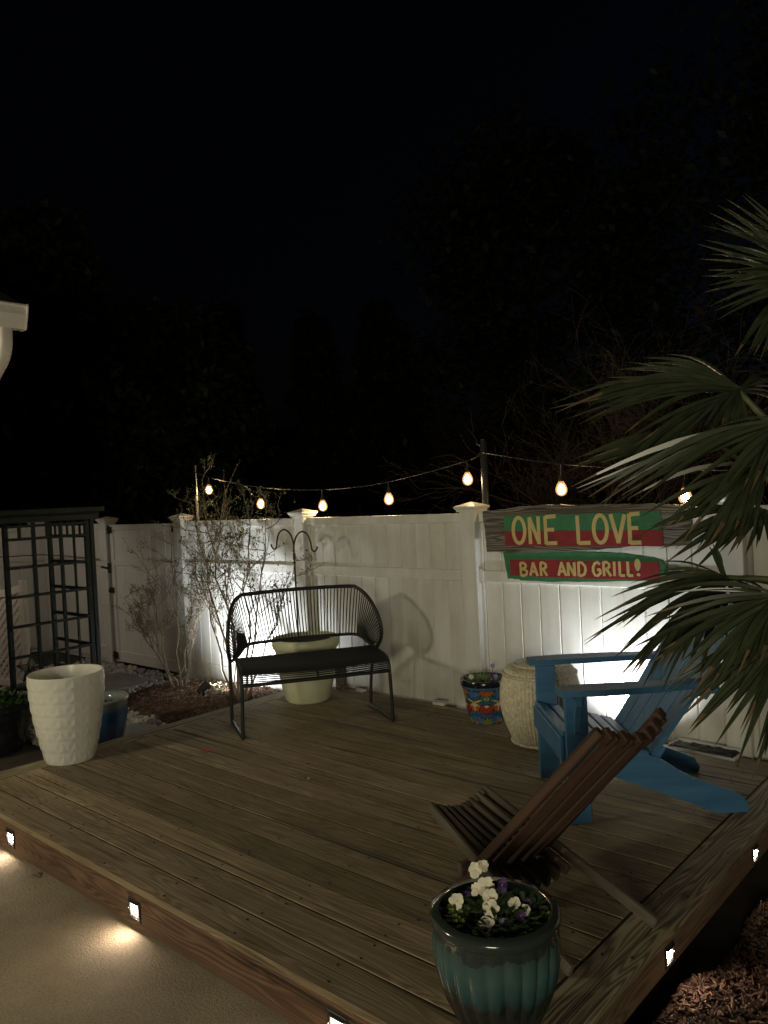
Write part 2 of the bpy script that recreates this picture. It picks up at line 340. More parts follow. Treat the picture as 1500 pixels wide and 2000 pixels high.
ICO = bmesh.new(); bmesh.ops.create_icosphere(ICO, subdivisions=1, radius=1.0)
IV = [v.co.copy() for v in ICO.verts]; IF = [[v.index for v in f.verts] for f in ICO.faces]; ICO.free()
def pebble_into(mb, p, r, rng):
    q = Quaternion((rng.uniform(-1,1), rng.uniform(-1,1), rng.uniform(-1,1)), rng.uniform(0,6)) if False else Quaternion(Vector((rng.uniform(-1,1), rng.uniform(-1,1), rng.uniform(-1,1))).normalized(), rng.uniform(0,6.28))
    sx, sy, sz = r*rng.uniform(0.75,1.3), r*rng.uniform(0.7,1.1), r*rng.uniform(0.5,0.8)
    mb.add([Vector(p) + q @ Vector((v.x*sx*rng.uniform(0.88,1.12), v.y*sy*rng.uniform(0.88,1.12), v.z*sz*rng.uniform(0.88,1.12))) for v in IV], IF)
def chip_into(mb, p, L, w, t, rng, tilt=0.5):
    q = Quaternion((0,0,1), rng.uniform(0,6.28)) @ Quaternion((0,1,0), rng.gauss(0,tilt)) @ Quaternion((1,0,0), rng.uniform(-0.8,0.8))
    M = q.to_matrix().to_4x4(); M.translation = p
    c = rng.uniform(-0.25,0.25)*L
    pts = [(-L/2,-w/2*rng.uniform(.3,1),0),(0,-w/2,c*0.3),(L/2,-w/2*rng.uniform(.1,.8),0),(L/2,w/2*rng.uniform(.1,.8),0),(0,w/2,c*0.3),(-L/2,w/2*rng.uniform(.3,1),0)]
    vs_ = [M @ Vector(a) for a in pts] + [M @ Vector((a[0],a[1],a[2]+t)) for a in pts]
    mb.add(vs_, [(5,4,3,2,1,0),(6,7,8,9,10,11)] + [(i,(i+1)%6,6+(i+1)%6,6+i) for i in range(6)])

# left mulch mound under the shrubs (around the spotlight)
def in_mulch(x, y):
    dx = (x+5.42)/1.12; dy = (y-2.35)/0.62
    return dx*dx + dy*dy < 1 + 0.18*math.sin(5*math.atan2(dy,dx)+1)
def mulch_h(x, y):
    dx = (x+5.42)/1.12; dy = (y-2.35)/0.62; q = max(0, 1.0-(dx*dx+dy*dy))
    return -0.215 + 0.095*math.sqrt(q) + rough_h(x,y)*min(1,q*4)
rng = random.Random(3)
mulch_mound = height_patch('mulch_bed_base', -6.7, -4.74, 1.6, 2.78, mulch_h, mulch_mat, 60, 40, kind='structure')
mb = MB(); n = 0
while n < 2600:
    x = rng.uniform(-6.6,-4.74); y = rng.uniform(1.65,2.76)
    if not in_mulch(x,y): continue
    chip_into(mb, (x,y,mulch_h(x,y)+rng.uniform(0,0.012)), rng.uniform(0.02,0.075), rng.uniform(0.004,0.012), 0.004, rng); n += 1
obj('mulch_chips', mb, mulch_mat, kind='stuff')
# pale gravel
mb = MB(); n = 0
STONES = [(-5.42,1.36,0.36,0.25,0.3),(-7.05,2.25,0.40,0.27,-0.1),(-6.1,1.5,0.33,0.22,0.2)]
def in_stone(x, y):
    return any(abs((x-a)*math.cos(r)+(y-b_)*math.sin(r)) < w*0.96 and abs(-(x-a)*math.sin(r)+(y-b_)*math.cos(r)) < h*0.96 for a,b_,w,h,r in STONES)
while n < 3400:
    x = rng.uniform(-8.4,-4.73); y = rng.uniform(0.95,2.78)
    if (in_mulch(x,y) and rng.random() > 0.02) or in_stone(x,y): continue
    pebble_into(mb, (x,y,-0.20+rng.uniform(-0.004,0.016)), rng.uniform(0.014,0.034), rng); n += 1
obj('gravel', mb, stone_mat, kind='stuff', auto=60)
for k, (x,y,w,h,r) in enumerate(STONES):
    mb = MB(); poly = []
    for i in range(22):
        a = 2*math.pi*i/22; ca, sa = math.cos(a), math.sin(a); e = 3.6
        rr = (abs(ca)**e+abs(sa)**e)**(-1/e)*(1+rng.uniform(-0.05,0.05)); poly.append((w*rr*ca, h*rr*sa))
    mb.prism(poly, -0.03, 0.028)
    tag(obj('stepping_stone', mb, paver_mat, loc=(x,y,-0.20), rot=(0,0,r)),
        ['grey flat stepping stone beside the deck edge near the blue pot','grey flat stepping stone in the gravel in front of the gate','grey flat stepping stone behind the white faceted planter'][k], 'paving stone', 'stepping stones in the gravel')

# right mulch bed with its palm
def rbed(x, y): return -0.20 + 0.10*(1-math.exp(-max(0,x+1.0)*1.6)) + rough_h(x,y,1.6) - 0.10*max(0,min(1,(y-0.95)/0.35))*math.exp(-max(0,x+1.05)*3.0)
height_patch('palm_bed_base', -1.05, 1.4, -0.5, 3.6, rbed, mulch_mat, 70, 110, kind='structure')
mb = MB()
for i in range(7000):
    x = -1.02+abs(rng.gauss(0,0.5)); y = rng.uniform(-0.2,1.9)
    big = rng.random() < 0.06
    chip_into(mb, (x,y,rbed(x,y)+rng.uniform(0,0.018)), rng.uniform(0.02,0.065)*(1.6 if big else 0.8), rng.uniform(0.004,0.010)*(1.6 if big else 1), 0.004, rng, 0.6)
obj('palm_bed_mulch_chips', mb, mulch_mat, kind='stuff')

# ------------------------------------------------------------------ deck
deck = link('deck', None, kind='structure')
BP = 0.1475; XL, XR = -4.69, -1.054
mb = MB(); mb.cbox(0, 3.338, -0.0693, 0.0693, -0.028, 0, 0.0012, seg=1)
bme = mb.mesh('deck_board', deck_wood)
for k in range(18):
    link('deck_board', bme, deck, loc=(XL+0.146, 0.0705+k*BP, rng.uniform(-0.0015,0.0012)), rot=(rng.uniform(-0.006,0.006),0,rng.uniform(-0.0006,0.0006)))
mb = MB(); mb.cbox(0, 3.344, -0.032, 0.032, -0.028, 0, 0.005, seg=2)
obj('deck_board', mb, deck_wood, deck, loc=(XL+0.146, 18*BP+0.034, 0))
mb = MB(); mb.cbox(-0.070, 0.070, 0, 2.725, -0.034, 0, 0.006, seg=2)
eme = mb.mesh('border_board', border_wood)
link('border_board', eme, deck, loc=(XL+0.071, 0.0, 0.001)); link('border_board', eme, deck, loc=(XR-0.071, 0.0, 0.001))
mb = MB(); mb.cbox(0, XR-XL, -0.018, 0.018, -0.172, -0.031, 0.004)
obj('fascia_board', mb, fascia_wood, deck, loc=(XL, 0.022, 0))
mb = MB(); mb.cbox(-0.018, 0.018, 0, 2.66, -0.128, -0.036, 0.004)
obj('fascia_board', mb, fascia_wood_y, deck, loc=(XR-0.022, 0.042, 0))
obj('fascia_board', mb, fascia_wood_y, deck, loc=(XL+0.022, 0.042, 0))
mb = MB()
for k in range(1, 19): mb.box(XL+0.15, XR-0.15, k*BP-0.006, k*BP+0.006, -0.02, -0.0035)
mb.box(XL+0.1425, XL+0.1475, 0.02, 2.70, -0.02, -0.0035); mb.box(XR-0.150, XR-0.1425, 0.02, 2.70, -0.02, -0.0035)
obj('gap_shade_strips', mb, soil, deck, kind='stuff')  # added dark strips that stand in for the shade between the boards
mb = MB()
for x in (-4.2,-3.3,-2.4,-1.5): mb.box(x-0.02,x+0.02,0.05,2.66,-0.17,-0.03)
obj('joist', mb, ground_mat, deck)
mb = MB()
for k in range(18):
    for x in (-4.42,-3.98,-3.54,-3.10,-2.66,-2.22,-1.78,-1.32):
        for dy in (-0.045,0.045):
            xx = x+rng.uniform(-0.025,0.025); yy = 0.0705+k*BP+dy+rng.uniform(-0.008,0.008)
            mb.lathe([(0.0052,0.0005),(0.0052,0.0018)], 7, cx=xx, cy=yy)
for k in range(6):
    for dx in (-0.04,0.04):
        mb.lathe([(0.0052,0.002),(0.0052,0.0030)], 7, cx=XR-0.071+dx, cy=0.2+k*0.46+rng.uniform(-.03,.03))
obj('screw_head', mb, screw_mat, deck, kind='stuff')

# low-voltage step lights let into the fascia
DL = [('front', -3.935), ('front', -2.814), ('front', -1.692), ('side', 0.90), ('side', 1.796)]
DLAB = ['leftmost square step light on the front edge of the deck', 'middle square step light on the front edge of the deck',
        'lit step light on the deck front nearest the teal flower pot', 'lit step light on the right side of the deck beside the chair leg',
        'lit step light on the right side of the deck, farthest back']
for (side, t), lab in zip(DL, DLAB):
    front = side == 'front'
    loc = (t, 0.004, -0.098) if front else (XR-0.004, t, -0.078)
    rz = 0 if front else R(90)
    th = thing('deck_light', lab, 'step light', loc, rz, 'step lights in the deck fascia')
    sc = 1.0 if front else 0.80
    mb = MB()
    mb.cbox(-0.042*sc,0.042*sc,-0.006,0.0,0.028*sc,0.042*sc,0.002); mb.cbox(-0.042*sc,0.042*sc,-0.006,0.0,-0.046*sc,-0.032*sc,0.002)
    mb.cbox(-0.042*sc,-0.030*sc,-0.0058,0.0,-0.032*sc,0.028*sc,0.002); mb.cbox(0.030*sc,0.042*sc,-0.0058,0.0,-0.032*sc,0.028*sc,0.002)
    mb.cbox(-0.034*sc,0.034*sc,-0.013,-0.006,0.029*sc,0.033*sc,0.001)
    obj('housing', mb, black_metal, th)
    mb = MB(); RX = Matrix.Rotation(R(90),4,'X')
    for mi, (w_a, h_a, w_b, h_b, t_) in enumerate(((0.0175,0.0165,0,0,0.0044),(0.0245,0.0230,0.0175,0.0165,0.0036),(0.0292,0.0275,0.0245,0.0230,0.0028))):
        mb.mi = mi
        if mi == 0: mb.prism([(-w_a*sc,-h_a*sc),(w_a*sc,-h_a*sc),(w_a*sc,h_a*sc),(-w_a*sc,h_a*sc)], 0, t_, RX)
        else:
            o_ = [(-w_a*sc,-h_a*sc),(w_a*sc,-h_a*sc),(w_a*sc,h_a*sc),(-w_a*sc,h_a*sc)]; i_ = [(-w_b*sc,-h_b*sc),(w_b*sc,-h_b*sc),(w_b*sc,h_b*sc),(-w_b*sc,h_b*sc)]
            mb.add([RX @ Vector((x,y,t_)) for x,y in o_+i_], [(q,(q+1)%4,4+(q+1)%4,4+q) for q in range(4)])
    obj('lens', mb, [lens_mat, lens_mid, lens_rim], th)
    for sx in (-1,1):
        mb = MB(); mb.lathe([(0.003,0),(0.003,0.002),(0.0015,0.003)], 8); o = obj('screw', mb, steel, th, loc=(sx*0.037*sc,-0.006,0.0), rot=(R(90),0,0))

# ------------------------------------------------------------------ white vinyl fence
FY = 2.77; PW = 0.127; ZG = -0.22
fence = thing('fence', 'long white vinyl panel fence behind the deck and gravel', 'fence', (0,FY,0))
def post_mesh():
    mb = MB(); mb.cbox(-PW/2,PW/2,0,PW,ZG,1.345,0.006,seg=2); return mb.mesh('post', vinyl)
def cap_mesh():
    mb = MB(); h = PW/2; n = 4
    prof = [(h+0.002,1.335),(h+0.012,1.337),(h+0.012,1.350),(h+0.016,1.352),(h+0.024,1.362),(h+0.026,1.368),(h+0.026,1.374),(0.004,1.402)]
    vs_ = []
    for r, z in prof: vs_ += [(-r,h-r,z),(r,h-r,z),(r,h+r,z),(-r,h+r,z)]
    fs = [(i*4+j, i*4+(j+1)%4, (i+1)*4+(j+1)%4, (i+1)*4+j) for i in range(len(prof)-1) for j in range(4)] + [(3,2,1,0), tuple(range(len(vs_)-4,len(vs_)))]
    mb.add(vs_, fs); return mb.mesh('cap', vinyl)
pm, cm = post_mesh(), cap_mesh()
PX = [0.27, -1.42, -3.132, -4.83, -6.56, -7.975]
for x in PX:
    p_ = link('post', pm, fence, loc=(x,0,0)); link('cap', cm, p_)
def board_me(w, z0, z1, mat=vinyl):
    mb = MB(); c = 0.0065; t = 0.02
    mb.prism([(-w/2+0.0003,0.007),(-w/2+c,0),(w/2-c,0),(w/2-0.0003,0.007),(w/2-0.0003,t),(-w/2+0.0003,t)], z0, z1)
    return mb.mesh('board', mat)
def rails(x0, x1, parent, mat=vinyl):
    for z0, z1 in ((ZG+0.06,ZG+0.20),(0.86,0.938),(1.262,1.325)):
        mb = MB(); mb.cbox(0, x1-x0, 0.040, 0.090, z0, z1, 0.005, seg=2); obj('rail', mb, mat, parent, loc=(x0,0,0))
for a, b_ in zip(PX[1:4], PX[0:3]):
    x0, x1 = a+PW/2, b_-PW/2; n = 11; w = (x1-x0-0.05)/n
    me = board_me(w, ZG+0.02, 1.275)
    for i in range(n): link('board', me, fence, loc=(x0+0.025+w*(i+0.5), 0.055+rng.uniform(-0.0006,0.0006), 0))
    rails(x0, x1, fence)
    for xs in (x0, x1-0.026):
        mb = MB(); mb.cbox(0,0.026,0.050,0.085,ZG+0.02,0.858,0.003); mb.cbox(0,0.026,0.050,0.085,0.940,1.260,0.003); obj('channel', mb, vinyl, fence, loc=(xs,0,0))
    for xs in (x0, x1-0.03):
        mb = MB()
        for z0, z1 in ((0.850,0.948),):
            mb.cbox(0,0.03,0.028,0.0395,z0,z1,0.003)
        obj('rail_bracket', mb, vinyl, fence, loc=(xs,0,0))
# panel between the shrub post and the corner hidden by the bench is the same kind
x0, x1 = PX[4]+PW/2, PX[3]-PW/2; n = 11; w = (x1-x0-0.05)/n; me = board_me(w, ZG+0.02, 1.275)
for i in range(n): link('board', me, fence, loc=(x0+0.025+w*(i+0.5), 0.055, 0))
rails(x0, x1, fence)
for xs in (x0, x1-0.026):
    mb = MB(); mb.cbox(0,0.026,0.050,0.085,ZG+0.02,0.858,0.003); mb.cbox(0,0.026,0.050,0.085,0.940,1.260,0.003); obj('channel', mb, vinyl, fence, loc=(xs,0,0))
# panel left of the gate up to the yard corner
x0, x1 = -9.55, PX[5]-PW/2; n = 10; w = (x1-x0)/n; me = board_me(w, ZG+0.02, 1.275, vinyl_gate)
for i in range(n): link('board', me, fence, loc=(x0+w*(i+0.5), 0.055, 0))
rails(x0, x1, fence, vinyl_gate)
# side boundary running back toward the house
sidef = thing('fence', 'white vinyl side fence seen through the dark trellis at far left', 'fence', (-9.55,FY,0), R(-90))
p_ = link('post', pm, sidef, loc=(0.0,-0.03,0)); link('cap', cm, p_)
for k in range(2):
    x0 = 0.07+k*1.75; n = 11; w = 1.62/n; me = board_me(w, ZG+0.02, 1.275)
    for i in range(n): link('board', me, sidef, loc=(x0+w*(i+0.5), 0.0, 0), rot=(0,0,R(180)))
    mbx = MB()
    for z0, z1 in ((ZG+0.06,ZG+0.20),(0.86,0.938),(1.262,1.325)):
        mb = MB(); mb.cbox(0,1.62,-0.035,0.015,z0,z1,0.005); obj('rail', mb, vinyl, sidef, loc=(x0,0.0,0))
    p_ = link('post', pm, sidef, loc=(x0+1.62+0.0635,-0.08,0)); link('cap', cm, p_)

gate = thing('gate', 'white vinyl garden gate with black hinges behind the shrubs', 'gate', (-7.88,FY,0))
GW = 1.225
mb = MB(); mb.cbox(0.0,0.055,0.030,0.085,-0.17,1.31,0.005); obj('stile', mb, vinyl_gate, gate)
mb = MB(); mb.cbox(GW-0.055,GW,0.030,0.085,-0.17,1.31,0.005); obj('stile', mb, vinyl_gate, gate)
for z0, z1 in ((-0.165,-0.05),(0.872,0.93),(1.25,1.31)):
    mb = MB(); mb.cbox(0.057,GW-0.057,0.036,0.082,z0,z1,0.004); obj('rail', mb, vinyl_gate, gate)
me = board_me((GW-0.114)/8, -0.16, 1.255, vinyl_gate)
for i in range(8): link('board', me, gate, loc=(0.057+(GW-0.114)/8*(i+0.5), 0.050, 0))
for z in (1.255, -0.10):
    mb = MB(); mb.cbox(-0.045,0.055,0.018,0.029,-0.035,0.035,0.003)
    mb.tube([(0.0,0.016,-0.045),(0.0,0.016,0.045)], 0.013, 8); mb.lathe([(0.028,0),(0.028,0.012)], 14, cx=0.035, cy=0)
    obj('hinge', mb, black_metal, gate, loc=(0,0,z))
mb = MB(); mb.cbox(-0.022,0.016,0.014,0.029,-0.055,0.055,0.003); mb.beam((-0.02,0.012,0.0),(-0.13,0.010,0.012),0.014,0.022); mb.cbox(-0.14,-0.10,0.0,0.02,0.0,0.022,0.004)
obj('latch', mb, black_metal, gate, loc=(0,-0.018,0.845))
mb = MB(); mb.cbox(-0.02,0.05,0.0,0.028,-0.03,0.03,0.006); mb.tube([(0.03,0.0,0.0),(0.03,-0.03,0.0)], 0.014, 8); obj('knob', mb, black_metal, gate, loc=(0,0,0.605))
mb = MB(); mb.cbox(GW-0.035,GW+0.03,0.018,0.029,-0.03,0.03,0.003); obj('hinge', mb, black_metal, gate, loc=(0,0,1.255))

# ------------------------------------------------------------------ house corner with gutter and downspout
house = thing('house', 'house corner at left with cream gutter and downspout', 'house', (-5.42,0.5,-0.2))
mb = MB(); mb.box(-6.4,-0.40,-7.5,0,0,2.78); obj('wall', mb, siding_mat, house)
mb = MB()
mb.add([(0.40,-7.6,3.0),(0.40,0.20,3.0),(-3,0.20,4.6),(-3,-7.6,4.6),(0.40,-7.6,2.97),(0.40,0.20,2.97),(-3,0.20,4.57),(-3,-7.6,4.57)], [(0,1,2,3),(7,6,5,4),(0,4,5,1),(1,5,6,2)])
obj('roof', mb, roof_mat, house)
mb = MB(); mb.box(-0.42,0.30,-7.5,0.14,2.80,2.83); mb.box(0.30,0.32,-7.5,0.15,2.80,2.975); obj('eave', mb, gutter_mat, house)
mb = MB()   # K-style gutter: profile in x,z extruded along y
prof = [(0.325,2.845),(0.385,2.845),(0.395,2.87),(0.405,2.90),(0.418,2.93),(0.420,2.975),(0.432,2.985),(0.428,2.995),(0.414,2.990),(0.408,2.94),(0.393,2.90),(0.380,2.858),(0.330,2.858),(0.330,2.985),(0.325,2.985)]
Mg = Matrix(((1,0,0,0),(0,0,1,0),(0,1,0,0),(0,0,0,1)))
mb.prism(prof, -7.4, 0.215, Mg); mb.prism([(0.322,2.842),(0.388,2.842),(0.398,2.87),(0.409,2.90),(0.422,2.93),(0.436,2.985),(0.428,3.0),(0.322,2.99)], 0.2155, 0.225, Mg)
obj('gutter', mb, gutter_mat, house, loc=(0,0,-0.0))
mb = MB()   # ribbed downspout: drop, elbow back to the wall, drop
path = [Vector((0.355,0.10,2.86)),Vector((0.355,0.10,2.79))] + [Vector((0.355-0.17*(1-math.cos(R(a))),0.10,2.79-0.17*math.sin(R(a)))) for a in (10,20,30,40,50,60)] + [Vector((-0.25,0.10,2.34)),Vector((-0.33,0.10,2.25)),Vector((-0.355,0.10,2.1)),Vector((-0.355,0.10,0.1))]
sec = []
for i in range(24):
    a = 2*math.pi*i/24; e = 6
    rr = (abs(math.cos(a))**e+abs(math.sin(a))**e)**(-1/e); k = 1-0.05*(i%2)
    sec.append((0.030*rr*math.cos(a)*k, 0.042*rr*math.sin(a)*k))
vs_ = []
for i, p in enumerate(path):
    t = (path[min(i+1,len(path)-1)]-path[max(0,i-1)]).normalized(); nx_ = Vector((0,1,0)); bx_ = t.cross(nx_)
    vs_ += [p + bx_*a + nx_*b2 for a, b2 in sec]
mb.add(vs_, [(i*24+j, i*24+(j+1)%24, (i+1)*24+(j+1)%24, (i+1)*24+j) for i in range(len(path)-1) for j in range(24)])
obj('downspout', mb, gutter_mat, house, auto=50)

# ------------------------------------------------------------------ trellis arbour on the left
arb = thing('trellis', 'dark green wooden trellis tower with flat roof and square grid', 'trellis', (-6.2,1.0,-0.2))
AX, AY, AZ = -0.66, 0.66, 1.63
for (x,y) in ((0,0),(0,AY),(AX,AY),(AX,0)):
    mb = MB(); mb.cbox(x-0.018,x+0.018,y-0.018,y+0.018,0,AZ,0.003); obj('post', mb, trellis_paint, arb)
def bar(a, b_, t=0.022): mb = MB(); mb.beam(a, b_, t, t, c=0.002); return obj('bar', mb, trellis_paint, arb)
zs = [0.10,0.33,0.565,0.80,1.03,1.255,1.475,1.575]
for z in zs:
    bar((0.022,0,z),(0.022,AY,z)); bar((AX,AY+0.022,z-0.012),(0,AY+0.022,z-0.012),0.026)
for f in (1/3,2/3):
    bar((0.0,AY*f,0.05),(0.0,AY*f,AZ),0.025); bar((AX*f,AY,0.05),(AX*f,AY,AZ),0.018)
for f in (1/6,1/2,5/6):
    bar((0.0,AY*f,1.475),(0.0,AY*f,AZ),0.022); bar((AX*f,AY,1.475),(AX*f,AY,AZ),0.016)
mb = MB(); mb.beam((0.0,AY+0.045,0),(0.0,AY+0.045,AZ),0.034,0.034); obj('post', mb, trellis_paint, arb)
mb = MB(); mb.cbox(AX-0.14,0.05,-0.5,AY+0.10,1.650,1.662,0.003); mb.cbox(AX-0.16,0.08,-0.52,AY+0.13,1.6625,1.705,0.004); obj('roof', mb, trellis_paint, arb)
mb = MB(); mb.cbox(0.035,0.055,-0.4,AY+0.09,1.60,1.648,0.003); obj('roof_beam', mb, trellis_paint, arb)
mb = MB(); mb.cbox(AX-0.1,0.03,AY+0.064,AY+0.082,1.60,1.648,0.003); obj('roof_beam', mb, trellis_paint, arb)

# white lattice screen behind the trellis
lat = thing('lattice_screen', 'white diamond lattice screen with post behind the dark trellis', 'lattice', (-7.33,1.62,-0.2), R(12))
mb = MB(); mb.cbox(-0.065,0.0,-0.02,0.03,0,1.06,0.004); obj('post', mb, lattice_mat, lat)
mb = MB()
L0, L1, Z0, Z1 = -0.9, -0.066, 0.12, 0.93
for sgn in (1,-1):
    k = -14
    for k in range(-16, 26):
        c = L0 + k*0.082
        # line x = c + sgn*(z-Z0); clip
        pts = []
        za, zb = Z0, Z1
        xa, xb = c, c+sgn*(zb-za)
        if sgn == 1:
            za2 = max(Z0, Z0+(L0-c)); zb2 = min(Z1, Z0+(L1-c))
        else:
            za2 = max(Z0, Z0+(c-L1)); zb2 = min(Z1, Z0+(c-L0))
        if zb2-za2 > 0.03:
            y = 0.000 if sgn == 1 else 0.0055
            mb.beam((c+sgn*(za2-Z0), y, za2), (c+sgn*(zb2-Z0), y, zb2), 0.005, 0.036, up=(0,1,0) if False else (sgn*-1,0,1), c=0.0008)
obj('lattice_strips', mb, lattice_mat, lat, kind='stuff')
mb = MB(); vs_ = []; N_ = 12
for i in range(N_+1):
    x = L0+(L1-L0)*i/N_; z = 0.955-0.03*math.sin(math.pi*min(1,(x-L0)/(L1-L0)*1.0)) + 0.03*((x-L0)/(L1-L0)-0.5)**2*4
    vs_ += [(x,-0.012,z-0.035),(x,0.014,z-0.035),(x,0.014,z+0.035),(x,-0.012,z+0.035)]
mb.add(vs_, [(i*4+j, i*4+(j+1)%4, (i+1)*4+(j+1)%4, (i+1)*4+j) for i in range(N_) for j in range(4)] + [(3,2,1,0), tuple(N_*4+j for j in range(4))])
obj('top_rail', mb, lattice_mat, lat)
mb = MB(); mb.cbox(L0,L1,-0.010,0.012,0.06,0.12,0.003); obj('bottom_rail', mb, lattice_mat, lat)

# star-shaped glass lantern on a dark stand by the lattice
lan = thing('star_lantern', 'faceted glass star lantern with black edges before the lattice screen', 'lantern', (-6.62,1.33,0.17))
star = []
for i in range(10):
    a = math.pi/2+math.pi*i/5; r = 0.125 if i % 2 == 0 else 0.055; star.append(Vector((r*math.cos(a)*0.66, r*math.cos(a)*0.75, r*math.sin(a))))
fr = MB(); gl = MB(); nrm = Vector((0.75,-0.66,0)); tip = [nrm*0.05, -nrm*0.05]
for i in range(10):
    a_, b2 = star[i], star[(i+1)%10]; fr.tube([a_,b2],0.004,5)
    for t in tip:
        fr.tube([a_,t],0.0035,5); gl.add([a_,b2,t],[(0,1,2)])
obj('frame', fr, black_metal, lan)
glass, nt, b = newmat('lantern_glass', (0.6,0.65,0.65), 0.08); b.inputs['Transmission Weight'].default_value = 0.85; b.inputs['IOR'].default_value = 1.2
obj('glass', gl, glass, lan)
mb = MB(); mb.tube([(0,0,0.12),(0,0,0.17),(0.015,0.01,0.19)], 0.004, 6); obj('hanger', mb, black_metal, lan)
mb = MB(); mb.lathe([(0.10,-0.36),(0.10,-0.34),(0.012,-0.33),(0.012,-0.15),(0.16,-0.135),(0.16,-0.12),(0.13,-0.115)], 20)
tag(obj('plant_stand', mb, black_metal, loc=(-6.62,1.33,0.16), auto=40), 'dark round plant stand under the star lantern', 'stand')

# wire along the side fence
mb = MB(); mb.tube([(-9.47,0.8,0.93),(-9.47,1.6,0.85),(-9.47,2.1,0.99),(-9.3,2.69,0.98),(-8.8,2.76,0.965),(-8.05,2.76,0.94)], 0.006, 5)
tag(obj('wire', mb, black_metal), 'thin dark wire strung along the fence behind the trellis', 'wire')
mb = MB(); mb.tube([(-9.44,1.05,1.12),(-9.44,2.05,1.155)], 0.009, 6); mb.tube([(-9.44,2.05,1.155),(-9.44,2.05,0.62)], 0.004, 5)
tag(obj('plant_bracket', mb, black_metal), 'dark horizontal rod fixed on the side fence behind trellis', 'rod')

# ------------------------------------------------------------------ string lights and poles
mb = MB(); mb.lathe([(0.024,0.9),(0.024,1.80),(0.018,1.81),(0.018,1.825)], 14); mb.beam((-0.02,0,1.785),(-0.055,-0.01,1.80),0.012,0.012)
tag(obj('light_pole', mb, steel if False else black_metal, loc=(-3.075,2.925,0), auto=40), 'black metal pole holding the string lights above the fence post', 'pole')
mb = MB(); mb.tube([(0,0,0.6),(0,0,1.55),(0.008,0,1.60),(0.004,0,1.86)], [0.016,0.016,0.009,0.005], 8)
tag(obj('light_stake', mb, plain('galvanised_stake', (0.35,0.34,0.31), 0.4, 0.2, 30, metal=0.6), loc=(-6.42,2.92,0), auto=40), 'thin pale stake above the shrub, left end of string lights', 'pole')
strl = thing('string_lights', 'black cable of seven glowing warm bulbs strung above the fence', 'string lights', (0,2.90,0))
cpts = [(-6.42,1.80),(-6.10,1.715),(-5.42,1.602),(-4.68,1.55),(-4.0,1.570),(-3.22,1.682),(-3.085,1.735)]
def smooth_path(P, k=6):
    out = []
    for i in range(len(P)-1):
        p0 = P[max(0,i-1)]; p1 = P[i]; p2 = P[i+1]; p3 = P[min(len(P)-1,i+2)]
        for j in range(k):
            t = j/k
            out.append(tuple(0.5*((2*b_)+(-a+c)*t+(2*a-5*b_+4*c-d)*t*t+(-a+3*b_-3*c+d)*t**3) for a,b_,c,d in zip(p0,p1,p2,p3)))
    out.append(tuple(P[-1])); return out
mb = MB(); mb.tube([(x,0,z) for x,z in smooth_path(cpts)], 0.0055, 6)
mb.tube([(x,0,z) for x,z in smooth_path([(-3.07,1.735),(-2.46,1.615),(-1.70,1.535),(-1.2,1.52),(-0.5,1.60)])], 0.0055, 6)
obj('cable', mb, black_metal, strl)
BUL = [(-6.19,1.735,1.612),(-5.44,1.605,1.455),(-4.655,1.55,1.415),(-3.935,1.58,1.445),(-3.20,1.69,1.558),(-2.48,1.62,1.458),(-1.70,1.535,1.382)]
for x, zc, zb in BUL:
    tilt = rng.uniform(-0.08,0.08)
    mb = MB(); mb.tube([(0,0,zc-zb),(0.003,0,0.075)], 0.004, 6); mb.lathe([(0.008,0.092),(0.014,0.082),(0.015,0.045),(0.017,0.038)], 12)
    s_ = obj('socket', mb, black_metal, strl, loc=(x,0,zb), auto=40)
    mb = MB(); mb.lathe([(0.010,0.040),(0.013,0.034),(0.022,0.018),(0.027,0.002),(0.026,-0.012),(0.020,-0.024),(0.010,-0.031),(0.001,-0.033)], 14, lambda r,z,a,i,j: (r*1.35, z*1.3)); obj('bulb', mb, bulb_mat, s_, smooth=True)
    mb = MB(); mb.lathe([(0.001,0.032),(0.012,0.026),(0.0215,0.006),(0.021,-0.012),(0.013,-0.026),(0.001,-0.031)], 12); obj('filament', mb, core_mat, s_, smooth=True)

# ------------------------------------------------------------------ painted wooden sign
sign = thing('sign', 'weathered wood sign with painted words ONE LOVE BAR AND GRILL', 'sign', (0,2.722,0))
XZ = Matrix(((1,0,0,0),(0,0,-1,0),(0,1,0,0),(0,0,0,1)))      # local x,y -> world x,z ; extrude toward the viewer
def wob(P, amp, sub=5):
    out = []
    for i in range(len(P)):
        a, b_ = P[i], P[(i+1)%len(P)]
        for j in range(sub): t = j/sub; out.append((a[0]+(b_[0]-a[0])*t+rng.uniform(-amp,amp)*0.7, a[1]+(b_[1]-a[1])*t+rng.uniform(-amp,amp)))
    return out
mb = MB(); mb.prism(wob([(-2.968,1.338),(-2.80,1.345),(-2.66,1.365),(-2.45,1.366),(-2.25,1.356),(-2.0,1.357),(-1.70,1.345),(-1.622,1.334),(-1.607,1.305),(-1.615,1.24),(-1.603,1.20),(-1.628,1.118),(-1.94,1.114),(-2.26,1.084),(-2.50,1.072),(-2.945,1.073),(-2.955,1.20)],0.004,4), -0.045, 0.0, XZ)
obj('plank', mb, old_wood, sign)
mb = MB(); mb.prism(wob([(-2.826,1.068),(-2.398,1.075),(-2.18,1.077),(-2.034,1.071),(-1.86,1.052),(-1.792,1.038),(-1.765,1.003),(-1.768,0.924),(-2.137,0.902),(-2.478,0.890),(-2.70,0.892),(-2.72,0.899),(-2.80,0.899)],0.0025,4), -0.047, -0.008, XZ)
obj('plank', mb, green_paint, sign)
